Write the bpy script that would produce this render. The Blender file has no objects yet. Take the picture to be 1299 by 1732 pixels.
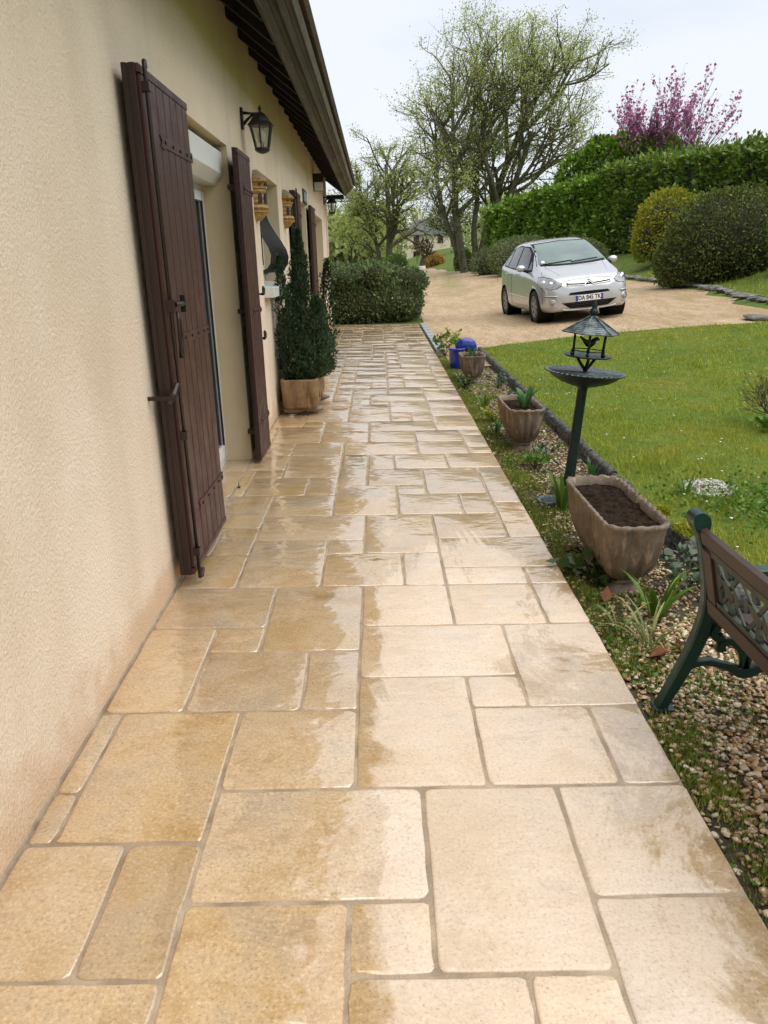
import bpy, bmesh, math, random
import numpy as np
from mathutils import Vector, Matrix, Euler
from mathutils.bvhtree import BVHTree

S = bpy.context.scene
COL = S.collection
PI = math.pi
R = math.radians
random.seed(7)

# ------------------------------------------------------------------ camera
cam_d = bpy.data.cameras.new('camera'); cam = bpy.data.objects.new('camera', cam_d); COL.objects.link(cam)
cam_d.sensor_fit = 'VERTICAL'; cam_d.sensor_height = 36.0; cam_d.lens = 1301.0/1732.0*36.0
cam_d.clip_start = 0.05; cam_d.clip_end = 3000
CAM_X = (0.99952, -0.02938, -0.01058); CAM_D = (-0.02967, -0.95060, -0.30898)
def set_cam():
    yv = np.array([(637-649.5)/1301, (447-866)/1301, 1.0]); yv /= np.linalg.norm(yv)
    r = R(1.7); d = np.array([math.sin(r), math.cos(r), 0.0]); d[2] = -(d[0]*yv[0]+d[1]*yv[1])/yv[2]; d /= np.linalg.norm(d)
    zv = -d; xv = np.cross(yv, zv)
    A = np.array([xv, yv, zv])                       # world <- camera (right, down, forward)
    m = Matrix(((A[0][0], -A[0][1], -A[0][2], 0.0), (A[1][0], -A[1][1], -A[1][2], 0.0), (A[2][0], -A[2][1], -A[2][2], 1.45), (0, 0, 0, 1)))
    cam.matrix_world = m
set_cam()
S.camera = cam

# ------------------------------------------------------------------ sky, sun, exposure
SUN_EL, SUN_AZ = R(66), R(118)          # azimuth from +Y towards +X
w = bpy.data.worlds.new('World'); S.world = w; w.use_nodes = True
wn = w.node_tree; wn.nodes.clear()
o_ = wn.nodes.new('ShaderNodeOutputWorld'); bg = wn.nodes.new('ShaderNodeBackground')
sky = wn.nodes.new('ShaderNodeTexSky'); sky.sky_type = 'NISHITA'; sky.sun_disc = False
sky.sun_elevation = SUN_EL; sky.sun_rotation = SUN_AZ; sky.air_density = 1.0; sky.dust_density = 3.0
tc = wn.nodes.new('ShaderNodeTexCoord'); mp = wn.nodes.new('ShaderNodeMapping'); mp.inputs['Scale'].default_value = (1, 1, 3.2)
nz = wn.nodes.new('ShaderNodeTexNoise'); nz.inputs['Scale'].default_value = 1.7; nz.inputs['Detail'].default_value = 5
rp = wn.nodes.new('ShaderNodeValToRGB')
rp.color_ramp.elements[0].position = 0.38; rp.color_ramp.elements[0].color = (5.45, 5.98, 6.9, 1)
rp.color_ramp.elements[1].position = 0.60; rp.color_ramp.elements[1].color = (6.75, 7.05, 7.55, 1)
mx = wn.nodes.new('ShaderNodeMix'); mx.data_type = 'RGBA'; mx.inputs[0].default_value = 0.9
wn.links.new(tc.outputs['Generated'], mp.inputs['Vector']); wn.links.new(mp.outputs[0], nz.inputs['Vector'])
wn.links.new(nz.outputs['Fac'], rp.inputs['Fac'])
wn.links.new(sky.outputs[0], mx.inputs[6]); wn.links.new(rp.outputs[0], mx.inputs[7])
wn.links.new(mx.outputs[2], bg.inputs['Color']); bg.inputs['Strength'].default_value = 0.063
wn.links.new(bg.outputs[0], o_.inputs['Surface'])
sl = bpy.data.lights.new('sun', 'SUN'); sl.energy = 1.5; sl.angle = R(80); sl.color = (1.0, 0.965, 0.91)
so = bpy.data.objects.new('sun', sl); COL.objects.link(so); so.location = (10, 5, 30)
so.rotation_euler = Vector((-math.sin(SUN_AZ)*math.cos(SUN_EL), -math.cos(SUN_AZ)*math.cos(SUN_EL), -math.sin(SUN_EL))).to_track_quat('-Z', 'Y').to_euler()
S.view_settings.view_transform = 'Standard'; S.view_settings.look = 'None'
S.view_settings.exposure = 1.18; S.view_settings.gamma = 1.0; S.view_settings.use_curve_mapping = False
S.render.engine = 'CYCLES'; S.cycles.use_adaptive_sampling = True; S.cycles.adaptive_threshold = 0.025; S.cycles.max_bounces = 5; S.cycles.diffuse_bounces = 3; S.cycles.glossy_bounces = 3; S.cycles.transmission_bounces = 3; S.cycles.transparent_max_bounces = 4; S.cycles.caustics_reflective = False; S.cycles.caustics_refractive = False; S.render.resolution_x = 768; S.render.resolution_y = 1024

# ------------------------------------------------------------------ helpers
def tag(o, label=None, cat=None, group=None, kind=None):
    if label: o['label'] = label
    if cat: o['category'] = cat
    if group: o['group'] = group
    if kind: o['kind'] = kind
    return o
def empty(name, loc=(0, 0, 0), rot=(0, 0, 0), label=None, cat=None, group=None, parent=None):
    o = bpy.data.objects.new(name, None); COL.objects.link(o); o.location = loc; o.rotation_euler = rot
    o.empty_display_size = 0.1
    if parent: o.parent = parent
    return tag(o, label, cat, group)
def link(name, me, parent=None, loc=(0, 0, 0), rot=(0, 0, 0), mat=None):
    o = bpy.data.objects.new(name, me); COL.objects.link(o); o.location = loc; o.rotation_euler = rot
    if parent: o.parent = parent
    if mat and not me.materials: me.materials.append(mat)
    return o
def np_mesh(name, V, F, mat=None, smooth=False, mi=None, mats=None):
    """V (n,3), F (m,k) fixed-size faces"""
    V = np.asarray(V, np.float32); F = np.asarray(F, np.int32); k = F.shape[1]
    me = bpy.data.meshes.new(name)
    me.vertices.add(len(V)); me.vertices.foreach_set('co', V.ravel())
    me.loops.add(F.size); me.loops.foreach_set('vertex_index', F.ravel())
    me.polygons.add(len(F)); me.polygons.foreach_set('loop_start', np.arange(0, F.size, k, dtype=np.int32))
    me.polygons.foreach_set('loop_total', np.full(len(F), k, np.int32))
    if smooth: me.polygons.foreach_set('use_smooth', np.ones(len(F), bool))
    for m in (mats or ([mat] if mat else [])): me.materials.append(m)
    if mi is not None: me.polygons.foreach_set('material_index', np.asarray(mi, np.int32))
    me.update(calc_edges=True); me.validate()
    return me
class MB:
    def __init__(s): s.v = []; s.f = []
    def add(s, v, f):
        n = len(s.v); s.v += [tuple(map(float, p)) for p in v]; s.f += [tuple(i+n for i in q) for q in f]; return s
    def box(s, x0, x1, y0, y1, z0, z1):
        return s.add([(x0,y0,z0),(x1,y0,z0),(x1,y1,z0),(x0,y1,z0),(x0,y0,z1),(x1,y0,z1),(x1,y1,z1),(x0,y1,z1)],
                     [(0,3,2,1),(4,5,6,7),(0,1,5,4),(1,2,6,5),(2,3,7,6),(3,0,4,7)])
    def obox(s, c, ax, ay, az):
        c, ax, ay, az = map(Vector, (c, ax, ay, az))
        P = [c+i*ax+j*ay+k*az for k in (-1, 1) for (i, j) in ((-1,-1),(1,-1),(1,1),(-1,1))]
        return s.add(P, [(0,3,2,1),(4,5,6,7),(0,1,5,4),(1,2,6,5),(2,3,7,6),(3,0,4,7)])
    def bar(s, a, b, w, h, up=(0, 0, 1)):
        a, b = Vector(a), Vector(b); d = (b-a); L = d.length/2; d.normalize()
        u = Vector(up); sd = d.cross(u); sd = sd.normalized() if sd.length > 1e-6 else Vector((1,0,0)); u = sd.cross(d)
        return s.obox((a+b)/2, d*L, sd*w/2, u*h/2)
    def tube(s, pts, rad, n=8, cap=True, flat=None):
        pts = [Vector(p) for p in pts]
        if not hasattr(rad, '__len__'): rad = [rad]*len(pts)
        rings = []; ref = None
        for i, p in enumerate(pts):
            t = (pts[min(i+1, len(pts)-1)]-pts[max(i-1, 0)])
            t = t.normalized() if t.length > 1e-9 else Vector((0,0,1))
            if ref is None: ref = Vector((0,0,1)) if abs(t.z) < .9 else Vector((1,0,0))
            u = ref - t*ref.dot(t)
            if u.length < 1e-6: u = t.orthogonal()
            u.normalize(); ref = u; v = t.cross(u)
            rings.append([p+(u*math.cos(2*PI*k/n)*(flat[0] if flat else 1)+v*math.sin(2*PI*k/n)*(flat[1] if flat else 1))*rad[i] for k in range(n)])
        V = [q for r_ in rings for q in r_]; F = []
        for i in range(len(rings)-1):
            for k in range(n): F.append((i*n+k, i*n+(k+1) % n, (i+1)*n+(k+1) % n, (i+1)*n+k))
        if cap: F.append(tuple(range(n-1, -1, -1))); F.append(tuple((len(rings)-1)*n+k for k in range(n)))
        return s.add(V, F)
    def lathe(s, prof, n=24, c=(0, 0, 0), ph=0.0, caps=True):
        V = []; F = []
        for (r_, z) in prof:
            for k in range(n):
                a = 2*PI*k/n+ph; V.append((c[0]+r_*math.cos(a), c[1]+r_*math.sin(a), c[2]+z))
        for i in range(len(prof)-1):
            for k in range(n): F.append((i*n+k, i*n+(k+1) % n, (i+1)*n+(k+1) % n, (i+1)*n+k))
        if caps:
            F.append(tuple(range(n-1, -1, -1))); F.append(tuple((len(prof)-1)*n+k for k in range(n)))
        return s.add(V, F)
    def rings(s, RS, closed=True, cap0=False, cap1=False):
        n = len(RS[0]); V = [p for r_ in RS for p in r_]; F = []
        for i in range(len(RS)-1):
            for k in range(n if closed else n-1): F.append((i*n+k, i*n+(k+1) % n, (i+1)*n+(k+1) % n, (i+1)*n+k))
        if cap0: F.append(tuple(range(n-1, -1, -1)))
        if cap1: F.append(tuple((len(RS)-1)*n+k for k in range(n)))
        return s.add(V, F)
    def prism(s, poly, fn, t0, t1):
        """poly 2d list, fn(a,b,t)->xyz"""
        n = len(poly); V = [fn(a, b, t0) for a, b in poly]+[fn(a, b, t1) for a, b in poly]
        F = [tuple(range(n-1, -1, -1)), tuple(range(n, 2*n))]+[(k, (k+1) % n, n+(k+1) % n, n+k) for k in range(n)]
        return s.add(V, F)
    def ell(s, c, r_, n=12, m=8):
        V = []; F = []
        for i in range(m+1):
            th = PI*i/m
            for k in range(n):
                a = 2*PI*k/n; V.append((c[0]+r_[0]*math.sin(th)*math.cos(a), c[1]+r_[1]*math.sin(th)*math.sin(a), c[2]+r_[2]*math.cos(th)))
        for i in range(m):
            for k in range(n): F.append((i*n+k, (i+1)*n+k, (i+1)*n+(k+1) % n, i*n+(k+1) % n))
        return s.add(V, F)
    def mesh(s, name, mat=None, smooth=False, bevel=0, auto=None):
        me = bpy.data.meshes.new(name); me.from_pydata(s.v, [], s.f)
        bm = bmesh.new(); bm.from_mesh(me)
        bmesh.ops.remove_doubles(bm, verts=bm.verts, dist=1e-6)
        bmesh.ops.recalc_face_normals(bm, faces=bm.faces)
        if bevel: bmesh.ops.bevel(bm, geom=[e for e in bm.edges if e.is_manifold and e.calc_face_angle(0) > .5], offset=bevel, segments=2, profile=.6, affect='EDGES', clamp_overlap=True)
        if smooth or auto:
            for f in bm.faces: f.smooth = True
            if auto:
                for e in bm.edges:
                    if len(e.link_faces) == 2 and e.calc_face_angle(0) > auto: e.smooth = False
        bm.to_mesh(me); bm.free()
        if mat: me.materials.append(mat)
        return me
    def build(s, name, mat, parent=None, loc=(0, 0, 0), rot=(0, 0, 0), smooth=False, bevel=0, auto=None):
        return link(name, s.mesh(name, mat, smooth, bevel, auto), parent, loc, rot)
def copy_tree(o, parent=None):
    c = o.copy(); COL.objects.link(c); c.parent = parent
    for ch in [x for x in bpy.data.objects if x.parent == o]: copy_tree(ch, c)
    return c

# ------------------------------------------------------------------ materials
class NT:
    def __init__(s, name):
        s.m = bpy.data.materials.new(name); s.m.use_nodes = True; s.t = s.m.node_tree; s.t.nodes.clear()
        s.out = s.t.nodes.new('ShaderNodeOutputMaterial'); s.b = s.n('ShaderNodeBsdfPrincipled'); s.l(s.b, s.out.inputs['Surface'])
        s.geo = s.n('ShaderNodeNewGeometry')
    def n(s, ty, **kw):
        x = s.t.nodes.new(ty)
        for k, v in kw.items(): setattr(x, k, v)
        return x
    def l(s, a, b):
        s.t.links.new(a.outputs[0] if hasattr(a, 'outputs') else a, b)
    def val(s, inp, v):
        if hasattr(v, 'outputs') or isinstance(v, bpy.types.NodeSocket): s.l(v, inp)
        else: inp.default_value = v
    def coord(s, kind='pos'):
        if kind == 'pos': return s.geo.outputs['Position']
        t = s.n('ShaderNodeTexCoord'); return t.outputs['Object']
    def noise(s, vec, scale, detail=3, rough=.55, dist=0, sc=None, off=None):
        if sc or off is not None:
            m = s.n('ShaderNodeMapping'); s.l(vec, m.inputs['Vector'])
            if sc: m.inputs['Scale'].default_value = sc
            if off is not None: s.val(m.inputs['Location'], off)
            vec = m.outputs[0]
        x = s.n('ShaderNodeTexNoise'); s.l(vec, x.inputs['Vector'])
        x.inputs['Scale'].default_value = scale; x.inputs['Detail'].default_value = detail
        x.inputs['Roughness'].default_value = rough; x.inputs['Distortion'].default_value = dist
        return x.outputs['Fac']
    def ramp(s, fac, stops):
        x = s.n('ShaderNodeValToRGB'); s.l(fac, x.inputs['Fac']); e = x.color_ramp.elements
        while len(e) < len(stops): e.new(.5)
        for i, (p, c) in enumerate(stops): e[i].position = p; e[i].color = tuple(c)+(1,) if len(c) == 3 else c
        return x.outputs['Color']
    def mr(s, v, a, b, c=0.0, d=1.0, smooth=False):
        x = s.n('ShaderNodeMapRange'); x.clamp = True
        if smooth: x.interpolation_type = 'SMOOTHSTEP'
        s.l(v, x.inputs['Value']); x.inputs['From Min'].default_value = a; x.inputs['From Max'].default_value = b
        x.inputs['To Min'].default_value = c; x.inputs['To Max'].default_value = d
        return x.outputs['Result']
    def math(s, op, a, b=0.0, c=None):
        x = s.n('ShaderNodeMath', operation=op); s.val(x.inputs[0], a); s.val(x.inputs[1], b)
        if c is not None: s.val(x.inputs[2], c)
        return x.outputs[0]
    def mix(s, f, a, b, mode='MIX'):
        x = s.n('ShaderNodeMix', data_type='RGBA', blend_type=mode); s.val(x.inputs[0], f)
        s.val(x.inputs[6], a if not isinstance(a, tuple) else a+(1,)); s.val(x.inputs[7], b if not isinstance(b, tuple) else b+(1,))
        return x.outputs[2]
    def bump(s, h, strength, dist, nrm=None):
        x = s.n('ShaderNodeBump'); x.inputs['Strength'].default_value = strength; x.inputs['Distance'].default_value = dist
        s.l(h, x.inputs['Height'])
        if nrm is not None: s.l(nrm, x.inputs['Normal'])
        return x.outputs[0]
    def set(s, **kw):
        for k, v in kw.items(): s.val(s.b.inputs[k.replace('_', ' ')], v if not isinstance(v, tuple) else v+(1,))
        return s.m
def pm(name, c1, c2=None, scale=6, rough=.6, metal=0.0, bump=0.0, bscale=40, bdist=.004, spec=.5, coord='obj', det=4, sc=None, lo=.35, hi=.65, coat=0.0, rvar=0.0):
    t = NT(name); v = t.coord(coord)
    if c2 is None: c2 = tuple(x*.75 for x in c1)
    t.set(Base_Color=t.ramp(t.noise(v, scale, det, sc=sc), [(lo, c1), (hi, c2)]), Metallic=metal)
    t.b.inputs['Specular IOR Level'].default_value = spec; t.b.inputs['Coat Weight'].default_value = coat
    if rvar: t.set(Roughness=t.mr(t.noise(v, scale*2.3, 3), .3, .7, rough-rvar, rough+rvar))
    else: t.set(Roughness=rough)
    if bump: t.set(Normal=t.bump(t.noise(v, bscale, 4, sc=sc), bump, bdist))
    return t.m
def leafmat(name, stops, rough=.5, trans=.3, var=.35):
    t = NT(name)
    c = t.ramp(t.geo.outputs['Random Per Island'], stops)
    big = t.noise(t.geo.outputs['Position'], 1.7, 3, .6)
    h = t.n('ShaderNodeHueSaturation'); t.l(c, h.inputs['Color']); t.l(t.mr(big, .3, .7, 1-var, 1+var), h.inputs['Value'])
    t.set(Base_Color=h.outputs[0], Roughness=rough); t.b.inputs['Specular IOR Level'].default_value = .35
    tr = t.n('ShaderNodeBsdfTranslucent'); t.l(h.outputs[0], tr.inputs['Color'])
    ms = t.n('ShaderNodeMixShader'); ms.inputs[0].default_value = trans
    t.l(t.b, ms.inputs[1]); t.l(tr, ms.inputs[2]); t.l(ms, t.out.inputs['Surface'])
    return t.m

def m_tile():
    t = NT('wet_stone'); P = t.geo.outputs['Position']
    oi = t.n('ShaderNodeObjectInfo'); rnd = oi.outputs['Random']
    cv = t.n('ShaderNodeCombineXYZ'); t.l(t.math('MULTIPLY', rnd, 37.0), cv.inputs[0]); t.l(t.math('MULTIPLY', rnd, 91.0), cv.inputs[1])
    ad = t.n('ShaderNodeVectorMath', operation='ADD'); t.l(P, ad.inputs[0]); t.l(cv, ad.inputs[1]); Q = ad.outputs[0]
    big = t.noise(Q, 3.1, 4, .66, .5)
    col = t.ramp(big, [(.24, (.45, .30, .135)), (.40, (.55, .40, .22)), (.52, (.60, .465, .305)), (.64, (.52, .42, .305)), (.80, (.44, .365, .275))])
    mid = t.noise(Q, 6.5, 5, .72, .5)
    col = t.mix(t.mr(mid, .54, .74, 0, .58), col, (.36, .22, .085))
    col = t.mix(t.mr(mid, .42, .26, 0, .65), col, (.64, .55, .43))
    fine = t.noise(P, 115, 3, .75)
    col = t.mix(t.mr(fine, .54, .70, 0, .50), col, (.27, .175, .085))
    col = t.mix(t.mr(fine, .46, .32, 0, .45), col, (.90, .79, .62))
    pit = t.n('ShaderNodeTexVoronoi'); t.l(P, pit.inputs['Vector']); pit.inputs['Scale'].default_value = 38
    col = t.mix(t.mr(pit.outputs['Distance'], .03, .11, .6, 0), col, (.16, .10, .05))
    h = t.n('ShaderNodeHueSaturation'); t.l(col, h.inputs['Color'])
    t.l(t.mr(rnd, 0, 1, .86, 1.08), h.inputs['Value']); t.l(t.mr(t.math('FRACT', t.math('MULTIPLY', rnd, 7.31)), 0, 1, 1.10, .90), h.inputs['Saturation'])
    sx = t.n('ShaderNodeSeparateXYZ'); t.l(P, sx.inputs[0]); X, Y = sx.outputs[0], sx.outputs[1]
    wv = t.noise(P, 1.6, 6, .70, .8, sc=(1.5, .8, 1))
    wv = t.math('ADD', wv, t.mr(X, .02, -.20, 0, .55)); wv = t.math('ADD', wv, t.mr(Y, 3.2, 5.0, 0, .4)); wv = t.math('ADD', wv, t.mr(X, .5, .8, 0, .15))  # house-side term paints the eave's dark reflection edge; noise gives real wet patches
    wet_eave_refl = t.mr(wv, .58, .67, smooth=True)
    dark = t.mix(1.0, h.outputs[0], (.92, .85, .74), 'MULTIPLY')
    dry = t.mix(.52, h.outputs[0], (.71, .59, .485))  # paler sky-reflecting side put into the base colour, along with drying patches
    fin = t.mix(t.mr(fine, .55, .68, 0, .34), t.mix(wet_eave_refl, dry, dark), (.28, .19, .11))
    t.set(Base_Color=t.mix(t.mr(pit.outputs['Distance'], .03, .10, .45, 0), fin, (.16, .10, .05)))
    t.l(t.mr(mid, .3, .7, .30, .42), t.b.inputs['Roughness'])
    t.l(t.mr(wet_eave_refl, 0, 1, .05, 1), t.b.inputs['Coat Weight']); t.b.inputs['Coat IOR'].default_value = 2.05
    t.l(t.math('MULTIPLY_ADD', mid, .12, t.mr(wet_eave_refl, 0, 1, .24, .03)), t.b.inputs['Coat Roughness'])
    riv = t.noise(Q, 7, 2, .5, .2, sc=(1, 1.7, 1))
    n1 = t.bump(riv, .48, .018)
    t.set(Normal=t.bump(fine, .30, .004, n1)); t.l(n1, t.b.inputs['Coat Normal']); return t.m
def m_wall():
    t = NT('roughcast_render'); P = t.geo.outputs['Position']
    col = t.ramp(t.noise(P, 1.1, 4, .6), [(.3, (.78, .635, .48)), (.7, (.85, .725, .575))])
    grain = t.noise(P, 120, 3, .65, .3, sc=(1, .85, .6))
    col = t.mix(t.mr(grain, .58, .72, 0, .40), col, (.38, .28, .18))
    sx = t.n('ShaderNodeSeparateXYZ'); t.l(P, sx.inputs[0])
    hgt = t.math('SUBTRACT', sx.outputs[2], t.math('MULTIPLY', sx.outputs[1], .0152))
    edge = t.math('ADD', hgt, t.mr(t.noise(P, 3.2, 4, .65), .3, .7, -.13, .13))
    col = t.mix(t.mr(edge, .24, .02, 0, .6, True), col, (.58, .37, .195))
    strk = t.noise(P, 2.2, 3, .6, sc=(1, 1, .12))
    col = t.mix(t.mr(strk, .50, .75, 0, .32), col, (.50, .39, .26))
    col = t.mix(t.mr(t.noise(P, .7, 5, .7, .5), .52, .70, 0, .22), col, (.56, .43, .28))
    t.set(Base_Color=col, Roughness=.86); t.b.inputs['Specular IOR Level'].default_value = .2
    t.set(Normal=t.bump(t.mr(grain, .64, .34), .75, .004)); return t.m
def m_island(name, stops, rough=.6, bump=0, bs=60):
    t = NT(name); t.set(Base_Color=t.ramp(t.geo.outputs['Random Per Island'], stops), Roughness=rough)
    if bump: t.set(Normal=t.bump(t.noise(t.geo.outputs['Position'], bs, 3), bump, .004))
    return t.m
M = {}
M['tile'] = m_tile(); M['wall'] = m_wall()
M['grout'] = pm('wet_grout', (.44, .345, .24), (.25, .185, .12), 9, .4, bump=.8, bscale=150, coord='pos', rvar=.15, det=7)
M['reveal'] = pm('smooth_render', (.64, .53, .35), (.58, .48, .31), 3, .8, bump=.25, bscale=60, coord='pos')
M['shutter'] = pm('brown_lacquer', (.064, .0195, .0120), (.040, .0122, .0080), 3.5, .45, bump=.22, bscale=26, bdist=.002, coord='pos', rvar=.12, sc=(5, 5, .5), det=6, lo=.3, hi=.7)
M['shutterdk'] = pm('dark_brown_lacquer', (.024, .0075, .005), (.017, .0055, .004), 5, .4, coord='pos')
M['iron'] = pm('black_iron', (.012, .011, .011), (.02, .018, .017), 30, .42, metal=.3)
M['rafter'] = pm('dark_stained_wood', (.010, .0065, .005), (.006, .004, .0035), 9, .8, coord='pos', sc=(1, 8, 8), bump=.3)
def m_fascia():
    t = NT('weathered_fascia'); P = t.geo.outputs['Position']
    col = t.ramp(t.noise(P, 9, 6, .65, sc=(6, .35, 6)), [(.3, (.020, .012, .008)), (.55, (.042, .029, .022)), (.74, (.12, .10, .088))])
    sx = t.n('ShaderNodeSeparateXYZ'); t.l(P, sx.inputs[0])
    g = t.math('MULTIPLY', t.mr(t.noise(P, 4, 4, sc=(2, .3, 2)), .38, .62), t.mr(sx.outputs[1], 6, 14, .25, 1))
    col = t.mix(t.math('MULTIPLY', g, .75), col, (.12, .115, .035))
    t.set(Base_Color=col, Roughness=.7, Normal=t.bump(t.noise(P, 30, 4, sc=(6, .3, 6)), .4, .004)); return t.m
M['fascia'] = m_fascia()
M['zinc'] = pm('weathered_zinc', (.22, .22, .21), (.13, .13, .12), 7, .5, metal=.5, coord='pos', sc=(3, .5, 3))
M['rooftile'] = pm('brown_roof_tile', (.10, .07, .05), (.06, .05, .035), 8, .8, coord='pos', bump=.4)
M['white'] = pm('white_pvc', (.72, .73, .70), (.66, .67, .64), 4, .4, coord='pos')
M['rubber'] = pm('black_rubber', (.015, .015, .016), None, 10, .6)
def m_pane():
    t = NT('window_pane'); t.set(Base_Color=(.03, .035, .04), Roughness=.03); t.b.inputs['Specular IOR Level'].default_value = .7; return t.m
M['pane'] = m_pane()
M['sill'] = pm('painted_sill', (.66, .67, .66), (.55, .56, .54), 6, .5, coord='pos')
def m_stonepot(name, a, b, c):
    t = NT(name); v = t.coord('obj')
    col = t.ramp(t.noise(v, 9, 6, .65), [(.3, a), (.55, b), (.72, c)])
    st = t.noise(v, 8, 5, .6, sc=(2.2, 2.2, .3))
    col = t.mix(t.mr(st, .57, .66, 0, .7), col, tuple(min(1, x*2.4) for x in b))
    col = t.mix(t.mr(t.noise(v, 6, 4, .6, sc=(2, 2, .4), off=(3, 1, 2)), .52, .7, 0, .7), col, tuple(x*.35 for x in a))
    col = t.mix(t.mr(t.noise(v, 150, 2), .62, .75, 0, .5), col, (.45, .40, .32))
    t.set(Base_Color=col, Roughness=.75, Normal=t.bump(t.noise(v, 95, 4, .65), .6, .005)); return t.m
M['pot'] = m_stonepot('weathered_cast_stone', (.095, .068, .045), (.17, .125, .085), (.25, .20, .145))
M['potfoot'] = pm('pale_cast_stone', (.30, .24, .18), (.18, .14, .10), 14, .8, bump=.5, bscale=90)
M['trough'] = m_stonepot('ochre_cast_stone', (.15, .085, .038), (.22, .135, .062), (.30, .20, .10))
M['soil'] = pm('dark_soil', (.040, .026, .016), (.014, .009, .006), 30, .95, spec=.08, bump=1.0, bscale=60, bdist=.02)
M['moss'] = leafmat('moss_tufts', [(0, (.10, .15, .015)), (.5, (.17, .21, .025)), (1, (.27, .27, .045))], .7, .2, .3)
M['bath'] = pm('green_cast_metal', (.006, .018, .016), (.012, .030, .026), 20, .42, metal=.35, rvar=.1)
M['bathpale'] = pm('verdigris_metal', (.125, .155, .155), (.03, .045, .045), 22, .42, metal=.35, bump=.3, bscale=90, lo=.45, hi=.6)
M['benchgreen'] = pm('green_bench_iron', (.006, .030, .022), (.010, .045, .033), 14, .35, metal=.2, rvar=.1)
M['benchback'] = pm('sage_bench_iron', (.050, .062, .046), (.026, .036, .028), 14, .55, metal=.1)
M['wood'] = pm('reddish_slat_wood', (.060, .028, .019), (.034, .018, .013), 9, .5, bump=.25, bscale=60, sc=(8, .6, 8))
M['blue'] = pm('blue_enamel', (.012, .030, .28), (.010, .022, .20), 3, .18, coat=.4)
M['brick'] = pm('yellow_glazed_brick', (.50, .34, .09), (.26, .16, .045), 30, .5, bump=.3, bscale=90)
M['brickred'] = pm('orange_glazed_tile', (.34, .15, .04), (.16, .07, .025), 30, .5)
M['brickroof'] = pm('lichen_roof', (.24, .20, .12), (.14, .12, .07), 30, .8, bump=.5, bscale=90)
M['edging'] = pm('weathered_concrete', (.026, .025, .022), (.13, .125, .115), 34, .85, bump=1.0, bscale=70, bdist=.015, lo=.42, hi=.66)
M['block'] = pm('grey_block', (.30, .33, .34), (.22, .25, .26), 10, .6, bump=.3)
M['rock'] = pm('grey_rock', (.07, .067, .06), (.22, .21, .19), 5, .85, bump=.9, bscale=20, bdist=.03)
M['bark'] = pm('mossy_bark', (.075, .062, .044), (.115, .112, .055), 3, .9, bump=.9, bscale=12, bdist=.04, coord='pos')
M['barkgrey'] = pm('grey_bark', (.085, .068, .052), (.05, .038, .03), 5, .9, bump=.5, coord='pos')
M['twig'] = pm('brown_twig', (.075, .055, .04), (.05, .04, .03), 12, .9)
# ------------------------------------------------------------------ terrain
SY, SX, XW = 0.0152, -0.015, -0.99
def sp_(t): return np.log1p(np.exp(np.clip(t, -30, 30)))
def right_edge(y): return np.interp(y, [-50, 8, 11, 14.4, 16.2, 18.9, 21.5, 27.6, 34, 40.6, 54, 64, 75], [9, 9, 8.0, 7.05, 7.35, 7.8, 8.08, 8.45, 7.6, 6.7, 6.5, 5.6, 4.6])
def gz(x, y):
    x = np.asarray(x, float); y = np.asarray(y, float)
    k = np.clip((y-2)/10, .25, 1)
    lat = .08*.4*sp_((x-2.3)/.4)-.05*1.2*sp_((x-8)/1.2)
    bank = .29*.4*sp_((x-right_edge(y)-.5)/.4)*np.clip((y-9)/5, 0, 1)
    bank = 1.35*np.tanh(bank/1.35)
    return np.interp(y, [-200, 0, 17, 60, 130, 400], [-.3, 0, .258, .60, 1.9, 4.0])-.028+k*lat+bank
def bedz(x, y): return SY*np.asarray(y, float)-.072+0*np.asarray(x, float)
def sheet(name, xs, ys, zf, mat, parent=None):
    X, Y = np.meshgrid(xs, ys) if np.ndim(xs) == 1 else (xs, np.asarray(ys))
    Z = zf(X, Y); V = np.stack([X, Y, Z], -1).reshape(-1, 3); h, w_ = X.shape
    i = np.arange(h*w_).reshape(h, w_)
    F = np.stack([i[:-1, :-1], i[:-1, 1:], i[1:, 1:], i[1:, :-1]], -1).reshape(-1, 4)
    return link(name, np_mesh(name, V, F, mat, True), parent)
def m_ground(name, a, b, c, sc=1.0):
    t = NT(name); P = t.geo.outputs['Position']
    col = t.ramp(t.noise(P, .55*sc, 5, .6), [(.3, a), (.5, b), (.7, c)])
    col = t.mix(t.mr(t.noise(P, 7*sc, 4), .45, .7, 0, .5), col, tuple(x*.6 for x in a))
    t.set(Base_Color=col, Roughness=.9, Normal=t.bump(t.noise(P, 40*sc, 4), .8, .03)); t.b.inputs['Specular IOR Level'].default_value = .15
    return t.m
M['grassland'] = m_ground('meadow', (.075, .115, .022), (.105, .15, .028), (.15, .17, .04))
M['lawn'] = m_ground('lawn_base', (.075, .125, .016), (.11, .165, .022), (.17, .185, .03), 1.6)
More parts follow.
